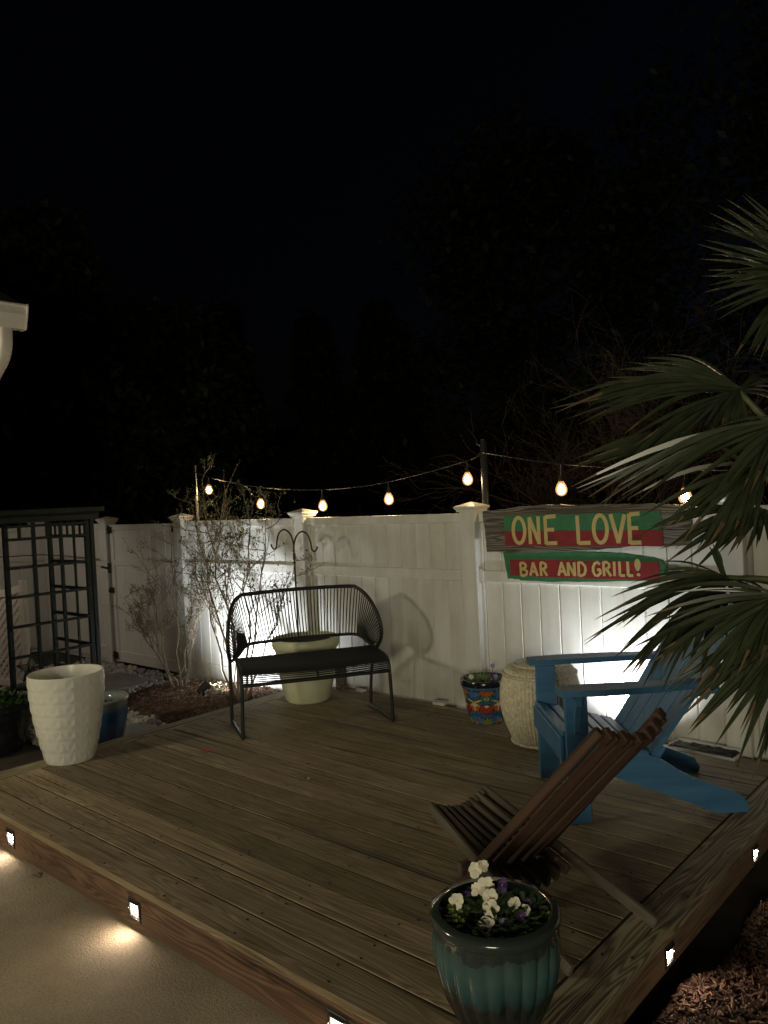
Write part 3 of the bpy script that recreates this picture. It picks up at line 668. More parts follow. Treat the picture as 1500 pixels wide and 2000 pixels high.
def rectp(name, x0,x1,z0,z1,t,mat,am=0.0015): mb = MB(); mb.prism(wob([(x0,z0),(x1,z0),(x1,z1),(x0,z1)],am,8), t-0.003, t, XZ); return obj(name, mb, mat, sign)
rectp('painted_band', -2.803,-1.772,1.2075,1.306,0.0022,green_paint)
rectp('painted_band', -2.801,-1.766,1.113,1.2065,0.0022,red_paint)
rectp('painted_band', -2.777,-1.797,0.918,1.024,-0.0058,red_paint)
def letter(strokes, x, z, w, h, sw, t, mat=yellow_paint):
    mb = MB(); lay = 0
    for st in strokes:
        P = [Vector((x+px*w, z+pz*h)) for px,pz in st]
        d0 = sw/2; L_, R_ = [], []; k = len(P); closed = (P[0]-P[-1]).length < 1e-6
        for i in range(k):
            if closed: t_ = (P[(i+1)%(k-1)]-P[(i-1)%(k-1)] if i not in (0,k-1) else P[1]-P[k-2])
            else: t_ = P[min(i+1,k-1)]-P[max(i-1,0)]
            t_.normalize(); nn = Vector((-t_.y,t_.x)); q = d0*(1+rng.uniform(-0.07,0.07)) if not closed else d0
            L_.append(P[i]+nn*q); R_.append(P[i]-nn*q)
        th = t+0.0012+lay*0.0004; lay += 1
        vs2 = []
        for i in range(k):
            for q in (L_[i],R_[i]):
                vs2.append(XZ @ Vector((q.x,q.y,th)))
            for q in (R_[i],L_[i]):
                vs2.append(XZ @ Vector((q.x,q.y,th-0.0018)))
        fs = [(i*4+j, i*4+(j+1)%4, (i+1)*4+(j+1)%4, (i+1)*4+j) for i in range(k-1) for j in range(4)] + [(0,1,2,3), tuple((k-1)*4+j for j in (3,2,1,0))]
        mb.add(vs2, fs)
    return obj('letter', mb, mat, sign)
def arc(cx,cz,rx_,rz_,a0,a1,n=14): return [(cx+rx_*math.cos(R(a0+(a1-a0)*i/n)), cz+rz_*math.sin(R(a0+(a1-a0)*i/n))) for i in range(n+1)]
G = {
 'O':[arc(.5,.5,.45,.47,90,450,26)],
 'N':[[(.08,0),(.04,.98)],[(.06,.98),(.90,.03)],[(.92,.0),(.90,1.0)]],
 'E':[[(.10,0),(.08,1.0)],[(.10,.97),(.95,1.0)],[(.1,.52),(.80,.52)],[(.1,.03),(1.0,.04)]],
 'L':[[(.08,1.0),(.12,.02)],[(.10,.04),(1.0,.05)]],
 'V':[[(.0,1.0),(.50,.02)],[(.48,.02),(.98,.98)]],
 'B':[[(.1,0),(.06,1.0)],[(.08,.97),(.45,.98),(.75,.88),(.78,.72),(.6,.58),(.12,.53)],[(.12,.53),(.65,.50),(.92,.33),(.85,.12),(.5,.02),(.1,.02)]],
 'A':[[(.02,0),(.45,1.0)],[(.42,1.0),(.98,.0)],[(.2,.33),(.82,.33)]],
 'R':[[(.1,0),(.06,1.0)],[(.08,.97),(.5,.98),(.82,.86),(.80,.66),(.55,.52),(.12,.48)],[(.42,.5),(1.0,.02)]],
 'D':[[(.08,0),(.08,1.0)],[(.08,.97),(.5,.95),(.88,.72),(.92,.45),(.78,.15),(.45,.03),(.08,.03)]],
 'G':[[(.92,.82),(.65,.98),(.3,.9),(.07,.6),(.08,.3),(.3,.04),(.65,.03),(.95,.22),(.94,.46)],[(.58,.44),(1.0,.46)]],
 'I':[[(.5,0),(.5,1.0)]],
}
for ch, x, w in (('O',-2.752,.118),('N',-2.630,.098),('E',-2.521,.108),('L',-2.303,.112),('O',-2.196,.118),('V',-2.082,.112),('E',-1.975,.098)):
    letter(G[ch], x+0.012, 1.124+(0.004 if x>-2.2 else 0), w-0.024, 0.172, 0.0235, 0.0022)
for ch, x, w, z in (('B',-2.708,.066,.921),('A',-2.636,.066,.924),('R',-2.562,.060,.925),('A',-2.437,.066,.930),('N',-2.372,.062,.930),('D',-2.303,.066,.932),('G',-2.208,.064,.935),('R',-2.140,.060,.936),('I',-2.078,.028,.938),('L',-2.040,.046,.939),('L',-1.990,.046,.940)):
    letter(G[ch], x+0.006, z, w-0.012, 0.084, 0.0165, -0.0058)
mb = MB(); q = [(-1.922+0.019*math.cos(a)*(1-0.25*math.sin(a)*-1 if math.sin(a)<0 else 1), 1.006+0.036*math.sin(a)) for a in [2*math.pi*i/16 for i in range(16)]]
mb.prism(q, -0.0085, -0.0040, XZ); mb.prism([(-1.918+0.011*math.cos(2*math.pi*i/10), 0.950+0.0095*math.sin(2*math.pi*i/10)) for i in range(10)], -0.0085, -0.0040, XZ)
obj('letter', mb, yellow_paint, sign)

# ------------------------------------------------------------------ black cord bench
BF = Vector((-3.932,1.421,0)); ang = math.atan2(0.834,0.551)
bench = thing('bench', 'black outdoor bench woven with cords on a slim metal frame', 'bench', BF, ang)
FR = 0.0115
def jt(name, pts, r=FR, n=10, k=6, sm=True): mb = MB(); mb.tube(smooth_path(pts,k) if sm else pts, r, n); return obj(name, mb, black_metal, bench, auto=50)
jt('leg', [(0.0,0,0.012),(0.006,0,0.20),(0.012,0,0.337)], k=4); jt('leg', [(0.965,0,0.012),(0.962,0,0.20),(0.957,0,0.337)], k=4)
jt('leg', [(-0.035,0.43,0.012),(-0.032,0.43,0.42)], k=4); jt('leg', [(0.928,0.455,0.012),(0.945,0.455,0.25),(0.975,0.44,0.43)], k=4)
jt('runner', [(0.0,0,0.012),(-0.035,0.43,0.012)], sm=False); jt('runner', [(0.965,0,0.012),(0.928,0.455,0.012)], sm=False)
# seat: side rails with waterfall front, front and back bars, cords along the length
def rail_pt(t):   # t 0 back .. 1 front
    P = smooth_path([(0.445,0.422),(0.30,0.420),(0.15,0.424),(0.065,0.416),(0.018,0.388),(0.0,0.335)],8)
    f = t*(len(P)-1); i = min(int(f),len(P)-2); g = f-i; return (P[i][0]*(1-g)+P[i+1][0]*g, P[i][1]*(1-g)+P[i+1][1]*g)
for u0, nm in ((0.010,'seat_rail'),(0.958,'seat_rail')):
    mb = MB(); mb.tube([(u0+(0 if u0<.5 else 0.0), *rail_pt(i/24)) for i in range(25)], FR, 8); obj(nm, mb, black_metal, bench, auto=50)
jt('front_bar', [(0.012,0,0.337),(0.957,0,0.337)], sm=False); jt('rear_bar', [(0.0,0.445,0.418),(0.96,0.445,0.418)], sm=False)
mb = MB()
for i in range(27):
    v_, z_ = rail_pt(i/26); v2, z2 = rail_pt(min(1,i/26+0.004)); dip = 0.010
    nz = FR*0.9
    mb.tube([(0.010, v_, z_+nz*0.6),(0.25, v_, z_+nz*0.4-dip*0.7),(0.49, v_, z_-dip+nz*0.3),(0.73, v_, z_+nz*0.4-dip*0.7),(0.958, v_, z_+nz*0.6)], 0.0042, 6)
obj('seat_cords', mb, cord_mat, bench, kind='stuff')
jt('seat_strut', [(0.49,0.01,0.352),(0.49,0.06,0.395),(0.49,0.20,0.400),(0.49,0.44,0.400)], r=0.008)
# back: outer frame and lower arch, cords between
outer = smooth_path([(-0.030,0.40,0.42),(-0.045,0.31,0.50),(-0.045,0.29,0.60),(-0.028,0.33,0.71),(0.005,0.41,0.795),(0.055,0.475,0.838),(0.13,0.50,0.850),(0.48,0.515,0.856),(0.81,0.50,0.850),(0.875,0.475,0.836),(0.925,0.41,0.785),(0.962,0.33,0.70),(0.985,0.29,0.60),(0.990,0.31,0.50),(0.978,0.40,0.42)],8)
inner = smooth_path([(-0.028,0.41,0.415),(0.03,0.42,0.455),(0.075,0.435,0.500),(0.13,0.45,0.518),(0.30,0.46,0.522),(0.48,0.465,0.525),(0.66,0.46,0.522),(0.82,0.45,0.518),(0.875,0.435,0.500),(0.925,0.42,0.455),(0.972,0.41,0.415)],8)
mb = MB(); mb.tube(outer, FR*1.15, 10); obj('back_frame', mb, black_metal, bench, auto=50)
mb = MB(); mb.tube(inner, FR*0.95, 8); obj('lower_arch', mb, black_metal, bench, auto=50)
def along(P, t):
    L = [0]
    for i in range(1,len(P)): L.append(L[-1]+(Vector(P[i])-Vector(P[i-1])).length)
    d = t*L[-1]
    for i in range(1,len(P)):
        if L[i] >= d: g = (d-L[i-1])/max(1e-9,L[i]-L[i-1]); return Vector(P[i-1]).lerp(Vector(P[i]),g)
    return Vector(P[-1])
mb = MB(); NC = 76
for i in range(NC):
    t = (i+0.5)/NC; tt = 0.03+0.94*t
    a = along(outer, tt); u_t = 0.5+ (tt-0.5)*1.0
    # arch parameter: slow near the sides so cords fan out there
    s_ = 0.02+tt/0.275*0.13 if tt < 0.275 else (0.98-(1-tt)/0.275*0.13 if tt > 0.725 else 0.15+(tt-0.275)/0.45*0.70); bpt = along(inner, s_)
    a = a + Vector((0,-FR*0.6,0)); mid = a.lerp(bpt,0.5) + Vector((0,0.012,0))
    for off in (0.0,):
        mb.tube([a, mid, bpt], 0.0042, 6)
obj('back_cords', mb, cord_mat, bench, kind='stuff')

# ------------------------------------------------------------------ pots
def lathe_pot(prof_out, wall, soil_z, mat, parent, n=64, fn=None, auto=40, soil_mat=soil, rim=None):
    inner = [(r-wall, z) for r, z in prof_out[::-1] if z > soil_z-0.03]
    prof = [(0.001, prof_out[0][1])] + prof_out + (rim or []) + inner + [(0.001, max(0.0,soil_z-0.03))]
    mb = MB(); k = len(prof_out)
    def f2(r, z, a, i, j): return (r, z) if (fn is None or i == 0 or i > k) else fn(r, z, a)
    mb.lathe(prof, n, f2, closed_ends=False)
    obj('pot_body', mb, mat, parent, auto=auto)
    ri = 0
    for i in range(len(inner)-1):
        (r0,z0),(r1,z1) = inner[i], inner[i+1]
        if z0 >= soil_z >= z1: ri = r1+(r0-r1)*(soil_z-z1)/max(1e-6,z0-z1)
    ri = ri or inner[-1][0]
    mb = MB(); N_ = 20; prof2 = [(0.001,soil_z+0.006),(ri*0.5,soil_z+0.006),(ri*0.998,soil_z)]
    mb.lathe(prof2, 28, lambda r,z,a,i,j: (r, z+0.006*math.sin(3*a+r*40)), closed_ends=False)
    if soil_mat: obj('soil', mb, soil_mat, parent, smooth=True)

# big cream pot behind the bench
pc = thing('planter', 'large cream green round planter standing behind the bench', 'planter', (-4.33,2.34,0))
lathe_pot([(0.150,0.0),(0.165,0.015),(0.178,0.07),(0.182,0.075),(0.205,0.20),(0.222,0.32),(0.228,0.385),(0.240,0.39),(0.246,0.40),(0.247,0.455),(0.242,0.463)], 0.022, 0.42, cream_pot, pc)
# shepherd's hook in that pot
mb = MB(); mb.tube([(0,0,0.42),(0,0,1.12)], 0.0065, 8)
def hook(sg): return [(0,0,1.04),(0.002*sg,0,1.13),(0.03*sg,0,1.20),(0.085*sg,0,1.235),(0.14*sg,0,1.21),(0.165*sg,0,1.15),(0.175*sg,0,1.10),(0.20*sg,0,1.085),(0.222*sg,0,1.105),(0.226*sg,0,1.125)]
mb.tube(smooth_path([(x,y,z+0.018) for x,y,z in hook(-1)],4), 0.0065, 8); mb.tube(smooth_path(hook(1),4), 0.0065, 8); mb.lathe([(0.011,1.02),(0.011,1.07)], 8)
tag(obj('shepherd_hook', mb, black_metal, loc=(-4.495,2.42,0.0), rot=(0,0,R(8)), auto=50), 'black double shepherd hook rising behind the bench', 'plant hook')
mb = MB(); mb.cbox(-0.045,0.045,-0.02,0.02,0,0.20,0.003); tag(obj('wood_block', mb, old_wood, loc=(-4.33,2.69,0.0), rot=(0,0,0)), 'dark upright wood block against the fence behind the cream planter', 'wood block')

# white faceted planter
pw = thing('planter', 'tall white planter with faceted triangle relief at the deck corner', 'planter', (-4.565,0.628,0), R(20))
NCOL, NROW, SUB = 15, 7, 8
def wprof(z):
    t = z/0.515
    return 0.137+0.078*math.sin(min(1,t*1.0)*math.pi*0.5)**0.9
mb = MB(); nA = NCOL*SUB; rowsN = NROW*(SUB+1)-1; vs_ = []
for i in range(rowsN+1):
    z = 0.515*i/rowsN
    for j in range(nA):
        fu = (j % SUB)/SUB; fv = (i % (SUB+1))/SUB; rr_ = i//(SUB+1)
        z = 0.515*min(1.0,(rr_+min(1.0,fv*0.97))/NROW)
        d_ = abs(2*fu-1); vv = min(1.0, fv)
        h = max(0.0, min((1-vv)-d_, 2.2*vv))*1.5 + max(0.0, min(d_-(1-vv), 2.2*(1-vv)))*0.8
        r = wprof(z) + 0.0042*(h-0.25)
        if i == 0 or i == rowsN: r = wprof(z)
        a = 2*math.pi*j/nA; vs_.append((r*math.cos(a), r*math.sin(a), z))
fs = [(i*nA+j, i*nA+(j+1)%nA, (i+1)*nA+(j+1)%nA, (i+1)*nA+j) for i in range(rowsN) for j in range(nA)]
base = len(vs_)
for (r, z) in ((wprof(.515)-0.004,0.519),(wprof(.515)-0.012,0.517),(0.185,0.36),(0.165,0.20),(0.001,0.19)):
    for j in range(nA): a = 2*math.pi*j/nA; vs_.append((r*math.cos(a), r*math.sin(a), z))
start = rowsN*nA
for k in range(5):
    s0 = start if k == 0 else base+(k-1)*nA; s1 = base+k*nA
    fs += [(s0+j, s0+(j+1)%nA, s1+(j+1)%nA, s1+j) for j in range(nA)]
fs.append(tuple(range(nA))[::-1]); mb.add(vs_, fs); obj('pot_body', mb, white_pot, pw, auto=6)

# blue fluted pot behind it
pb = thing('planter', 'low blue fluted glazed pot on the gravel behind the white planter', 'planter', (-5.22,1.16,-0.19))
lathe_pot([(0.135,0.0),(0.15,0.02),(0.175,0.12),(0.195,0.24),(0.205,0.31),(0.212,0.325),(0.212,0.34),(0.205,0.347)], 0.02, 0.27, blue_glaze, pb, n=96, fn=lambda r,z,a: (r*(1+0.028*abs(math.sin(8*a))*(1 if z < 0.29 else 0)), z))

# dark painted pot, far left
pl_ = thing('planter', 'dark painted flower pot in shadow at the far left', 'planter', (-5.74,0.72,-0.19))
lathe_pot([(0.12,0.0),(0.14,0.05),(0.175,0.20),(0.195,0.29),(0.21,0.30),(0.215,0.345),(0.208,0.352)], 0.02, 0.31, plain('dark_painted_pot',(0.010,0.011,0.014),0.2,0.7,12), pl_)

# painted talavera pot
pt = thing('flower_pot', 'small painted talavera flower pot with orange and teal petals', 'flower pot', (-2.90,2.56,0), R(-52))
TP = [(0.095,0.0),(0.100,0.006),(0.112,0.06),(0.124,0.13),(0.135,0.20),(0.141,0.225),(0.150,0.232),(0.152,0.272),(0.147,0.280)]
lathe_pot(TP, 0.014, 0.235, [tee_blue][0], pt, n=64)
def trad(z):
    for (r0,z0),(r1,z1) in zip(TP,TP[1:]):
        if z0 <= z <= z1: return r0+(r1-r0)*(z-z0)/max(1e-6,z1-z0)
    return TP[-1][0]
cols = {'o':(0.42,0.13,0.04),'r':(0.34,0.05,0.03),'t':(0.02,0.14,0.16),'b':(0.06,0.15,0.32),'y':(0.66,0.48,0.10),'g':(0.19,0.22,0.06),'k':(0.012,0.013,0.02),'w':(0.62,0.62,0.56)}
tmats = {k: plain('talavera_glaze_'+n_, c, 0.2, 0.2, 30) for (k,c),n_ in zip(cols.items(), ('orange','red','teal','bright_blue','yellow','olive','black','cream'))}
pat = {k: MB() for k in cols}
def petal(k, a, z, da, dz, w, L, lift):
    """petal from (a,z) pointing along (da,dz) in metres on the wall"""
    pts = []; n_ = 8
    for i in range(n_+1):
        t = i/n_; hw = w*math.sin(math.pi*min(1,0.08+t*0.92))**0.8
        for sg in (-1,0,1):
            px_ = da*L*t - dz*hw*sg; pz_ = dz*L*t + da*hw*sg
            zz = z+pz_; r = trad(max(0.003,min(0.228,zz)))+lift; aa = a+px_/r
            pts.append((r*math.cos(aa), r*math.sin(aa), max(0.003,min(0.228,zz))))
    fs = []
    for i in range(n_):
        for j in range(2): fs.append((i*3+j, i*3+j+1, (i+1)*3+j+1, (i+1)*3+j))
    pat[k].add(pts, fs)
def fan_flower(k, a, z, n_, w, L, span, down=True, lift=0.0012):
    for i in range(n_):
        th = R(-span/2+span*i/(n_-1)); da, dz = math.sin(th), (-math.cos(th) if down else math.cos(th))
        petal('k', a, z, da, dz, w*1.25, L*1.07, lift*0.7); petal(k, a, z, da, dz, w, L, lift+0.0006)
for q in range(5):
    a = q*2*math.pi/5
    fan_flower('o', a, 0.225, 5, 0.017, 0.050, 150)
    fan_flower('t', a, 0.178, 7, 0.016, 0.045, 190, lift=0.0020); fan_flower('y', a, 0.180, 5, 0.006, 0.018, 170, lift=0.0030); petal('o', a, 0.165, 0, 1, 0.010, 0.022, 0.0042)
    fan_flower('r', a, 0.130, 7, 0.012, 0.058, 150, lift=0.0024); fan_flower('w', a, 0.132, 5, 0.004, 0.016, 150, lift=0.0036)
    fan_flower('g', a, 0.006, 5, 0.010, 0.052, 130, down=False)
    b2 = a+math.pi/5
    fan_flower('b', b2, 0.222, 4, 0.014, 0.055, 120); fan_flower('o', b2, 0.130, 5, 0.011, 0.045, 130); fan_flower('y', b2, 0.150, 5, 0.005, 0.060, 220, lift=0.0022); fan_flower('w', b2, 0.138, 5, 0.004, 0.02, 140, lift=0.0034)
    fan_flower('b', b2, 0.012, 5, 0.012, 0.065, 110, down=False); petal('o', b2, 0.006, 0, 1, 0.012, 0.025, 0.0034)
allp = MB(); names_ = list(cols)
for i, k in enumerate(names_):
    allp.mi = i; allp.add(pat[k].v, pat[k].f)
obj('painted_pattern', allp, [tmats[k] for k in names_], pt, smooth=True)
mb = MB(); mb.lathe([(0.1525,0.246),(0.1545,0.25),(0.1545,0.272),(0.150,0.282),(0.137,0.282),(0.134,0.27)], 64, closed_ends=False); obj('rim', mb, plain('navy_rim',(0.008,0.010,0.02),0.15,0.2,20), pt, auto=50)

# wicker barrel stool
ws = thing('wicker_stool', 'pale wicker barrel stool behind the blue chair', 'stool', (-2.40,2.40,0))
def wr(t): return 0.140+0.088*math.sin(math.pi*min(1,0.06+t*0.80))**0.85 if t < 0.93 else 0.140+0.088*math.sin(math.pi*(0.06+0.93*0.8))**0.85 - 0.06*((t-0.93)/0.07)**2
NR, NT = 66, 396; mb = MB(); vs_ = []; ROWS = 60
for i in range(ROWS+1):
    t = i/ROWS
    for j in range(NT):
        ph = j/NT*NR*2*math.pi; rib = 0.5+0.5*math.cos(ph); wv_ = math.cos(math.pi*i + (ph/2)) * (1-rib)
        r = wr(t) - 0.002 + 0.0080*rib + 0.0045*wv_
        a = 2*math.pi*j/NT; vs_.append((r*math.cos(a), r*math.sin(a), 0.02+0.435*t))
mb.add(vs_, [(i*NT+j, i*NT+(j+1)%NT, (i+1)*NT+(j+1)%NT, (i+1)*NT+j) for i in range(ROWS) for j in range(NT)]); obj('woven_side', mb, wicker_mat, ws, smooth=True)
mb = MB()
for k in range(14):
    r = wr(1.0)+0.008-0.012*k; z = 0.456+0.006*math.sin(min(1,k/6)*math.pi/2)
    if r > 0.01: mb.tube([(r*math.cos(2*math.pi*i/48), r*math.sin(2*math.pi*i/48), z+0.0025*math.sin(12*2*math.pi*i/48*2+k*math.pi)) for i in range(49)], 0.0065, 6, cap=False)
obj('woven_top', mb, wicker_mat, ws, smooth=True)
for z, r in ((0.012,wr(0)+0.010),(0.405,wr(0.89)+0.008)):
    mb = MB()
    for q in (0,1):
        mb.tube([((r+0.004*math.cos(30*2*math.pi*i/180+q*math.pi))*math.cos(2*math.pi*i/180),(r+0.004*math.cos(30*2*math.pi*i/180+q*math.pi))*math.sin(2*math.pi*i/180), z+0.005*math.sin(30*2*math.pi*i/180+q*math.pi)) for i in range(181)], 0.006, 6, cap=False)
    obj('braid', mb, wicker_mat, ws, smooth=True)

# teal pot with pansies in the foreground
tp = thing('flower_pot', 'teal fluted glazed pot of white pansies in the foreground', 'flower pot', (-1.225,0.165,0))
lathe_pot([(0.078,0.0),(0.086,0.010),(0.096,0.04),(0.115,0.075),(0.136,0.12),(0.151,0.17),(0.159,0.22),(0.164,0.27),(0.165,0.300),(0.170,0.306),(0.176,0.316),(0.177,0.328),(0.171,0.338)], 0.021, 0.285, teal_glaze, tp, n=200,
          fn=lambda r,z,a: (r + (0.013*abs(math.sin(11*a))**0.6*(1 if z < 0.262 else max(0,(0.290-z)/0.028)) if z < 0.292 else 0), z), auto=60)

# pansies
def blade_leaf(mb, p, d, L, w, curl=0.3):
    d = Vector(d).normalized(); side = d.cross(Vector((0,0,1)))
    side = side.normalized() if side.length > 1e-4 else Vector((1,0,0)); up = side.cross(d)
    pr_ = [(0,0.15),(0.3,0.9),(0.6,1.0),(0.85,0.6),(1,0.05)]; vs2 = []
    for t, ww in pr_:
        c = Vector(p)+d*(L*t)-up*(curl*L*t*t)
        vs2 += [c-side*(w*ww/2)+up*0.1*w*ww, c, c+side*(w*ww/2)+up*0.1*w*ww]
    mb.add(vs2, [(i*3+j, i*3+j+1, (i+1)*3+j+1, (i+1)*3+j) for i in range(4) for j in range(2)])
def round_petal(mb, c, d, nrm, L, w, wav, rng_):
    d = d.normalized(); nrm = nrm.normalized(); side = d.cross(nrm).normalized(); vs2 = [c]; n_ = 9
    for ring in (0.55,1.0):
        for i in range(n_):
            a = R(-125+250*i/(n_-1)); t = d*(0.5+0.5*math.cos(a)*1.0)*L*ring + side*math.sin(a)*w*0.5*ring
            vs2.append(c+t+nrm*(wav*ring*ring*rng_.uniform(-0.6,1)))
    fs = [(0,1+i,2+i) for i in range(n_-1)] + [(1+i,1+n_+i,2+n_+i,2+i) for i in range(n_-1)]
    mb.add(vs2, fs)
def flower(parent, p, face, size, mat, rng_, droop=0.0):
    face = Vector(face).normalized(); up = Vector((0,0,1)); side = up.cross(face).normalized(); up2 = face.cross(side)
    p = Vector(p); mb = MB()
    for a, L, w, off in ((60,1.0,1.05,-0.06),(120,1.0,1.05,-0.06),(10,0.95,0.95,0.0),(170,0.95,0.95,0.0),(270,1.1,1.3,0.06)):
        d = side*math.cos(R(a))+up2*math.sin(R(a))
        round_petal(mb, p+face*off*size*0.5, d+face*rng_.uniform(-0.25,0.5), face, size*L*rng_.uniform(0.85,1.15), size*w*rng_.uniform(0.8,1.05), size*0.30, rng_)
    f = obj('flower', mb, mat, parent, smooth=True)
    mb = MB(); mb.lathe([(0.001,-0.001),(size*0.12,0.0),(0.001,size*0.10)], 7); q = face.to_track_quat('Z','Y'); c = obj('flower_heart', mb, petal_yellow, f); c.matrix_local = Matrix.Translation(p+face*size*0.04) @ q.to_matrix().to_4x4()
    return f
def stem(parent, a, b_, mat=pansy_leaf, r=0.0013):
    m_ = Vector(a).lerp(Vector(b_),0.5)+Vector((0.004,0.003,0.01)); mb = MB(); mb.tube([a,m_,b_], r, 5); return obj('stem', mb, mat, parent)
def foliage(parent, rad, z, n_, L, w, rng_, zup=0.04, name='leaves', mat=pansy_leaf):
    mb = MB()
    for i in range(n_):
        a = rng_.uniform(0,6.28); r = rad*math.sqrt(rng_.random()); h = rng_.uniform(0,zup)*(1-0.6*(r/rad)**2)
        d = (math.cos(a+rng_.uniform(-1,1)), math.sin(a+rng_.uniform(-1,1)), rng_.uniform(0.1,1.3))
        blade_leaf(mb, (r*math.cos(a), r*math.sin(a), z+h), d, L*rng_.uniform(0.6,1.2), w*rng_.uniform(0.6,1.2), rng_.uniform(0,0.5))
    return obj(name, mb, mat, parent, smooth=True, kind='stuff')
r5 = random.Random(11)
V3 = Vector
camdir = V3((0.585,-0.81,0.5))
pan = thing('pansies', 'white and purple pansies growing in the teal pot', 'flowers', (-1.225,0.165,0))
foliage(pan, 0.140, 0.285, 620, 0.032, 0.017, r5, 0.06)
FL = [((-0.055,0.035,0.415),(0.2,-0.9,0.5),0.025,petal_white),((-0.035,0.045,0.428),(0.9,-0.2,0.6),0.018,petal_white),((-0.062,-0.045,0.360),(0.45,-0.85,0.25),0.026,petal_white),
      ((-0.015,0.02,0.385),(0.3,-0.8,0.8),0.029,petal_white),((0.012,0.005,0.372),(0.7,-0.7,0.5),0.028,petal_white),((0.026,-0.018,0.352),(0.6,-0.6,0.7),0.027,petal_white),((0.028,-0.040,0.325),(0.6,-0.8,0.2),0.024,petal_white),((-0.036,0.012,0.378),(-0.5,-0.8,0.4),0.020,petal_white),
      ((0.055,0.055,0.345),(0.5,-0.6,0.7),0.022,petal_white),((0.085,0.065,0.335),(0.7,-0.5,0.5),0.016,petal_white),((0.06,-0.01,0.322),(0.8,-0.6,0.5),0.018,petal_lilac),((0.035,-0.05,0.305),(0.5,-0.9,0.3),0.017,petal_lilac),
      ((0.005,0.075,0.375),(0.3,-0.5,0.8),0.026,petal_purple),((-0.085,0.03,0.335),(0.1,-0.8,0.6),0.020,petal_purple),((0.09,0.03,0.335),(0.8,-0.3,0.6),0.020,petal_purple),((0.075,0.09,0.34),(0.5,-0.3,0.8),0.018,petal_purple)]
for p_, f_, s_, m_ in FL:
    p_ = (p_[0]-0.018, p_[1]-0.014, p_[2]-0.004)
    flower(pan, p_, V3(f_)*0.6+camdir*0.4, s_*(0.92 if m_ is petal_white else 0.75), m_, r5); stem(pan, (p_[0]*0.6,p_[1]*0.6,0.285), V3(p_)-V3(f_).normalized()*0.004)
mb = MB()
for bx, by in ((-0.075,-0.075),(-0.05,-0.09),(-0.09,-0.05)):
    for k in range(5):
        c = V3((bx+r5.uniform(-.015,.015), by+r5.uniform(-.015,.015), 0.312+r5.uniform(0,.03)))
        for q in range(4): blade_leaf(mb, c, (math.cos(q*1.57),math.sin(q*1.57),0.7), 0.010, 0.009, 0.2)
obj('lime_sprigs', mb, lime_leaf, pan, smooth=True, kind='stuff')
pan2 = thing('pansies', 'small pansies and grass tufts growing in the talavera pot', 'flowers', (-2.90,2.56,0))
foliage(pan2, 0.122, 0.240, 320, 0.060, 0.010, r5, 0.03, 'leaves', plain('talavera_greens',(0.20,0.26,0.10),0.5,0.3,30))
for p_, m_ in (((-0.06,-0.06,0.29),petal_white),((-0.075,-0.04,0.275),petal_white),((0.06,0.02,0.30),petal_purple),((0.085,0.0,0.295),petal_lilac),((0.02,0.07,0.345),petal_lilac),((0.075,-0.03,0.285),petal_purple)):
    flower(pan2, p_, (0.55,-0.8,0.3), 0.017, m_, r5); stem(pan2, (p_[0]*0.7,p_[1]*0.7,0.235), p_)
pl3 = thing('pot_plant', 'small green seedlings in the low blue pot', 'plant', (-5.22,1.16,-0.19)); foliage(pl3, 0.15, 0.27, 70, 0.03, 0.018, r5, 0.03)
pl4 = thing('pot_plant', 'leafy green plant in the dark pot at far left', 'plant', (-5.74,0.72,-0.19)); foliage(pl4, 0.18, 0.31, 160, 0.06, 0.03, r5, 0.09)

# ------------------------------------------------------------------ blue adirondack chair
f_ = V3((-0.73,-0.683,0)); AO = V3((-1.88,1.70,0)); ad_ang = math.atan2(f_.y,f_.x)
adk = thing('adirondack_chair', 'blue painted wooden adirondack chair near the right deck edge', 'chair', AO, ad_ang)
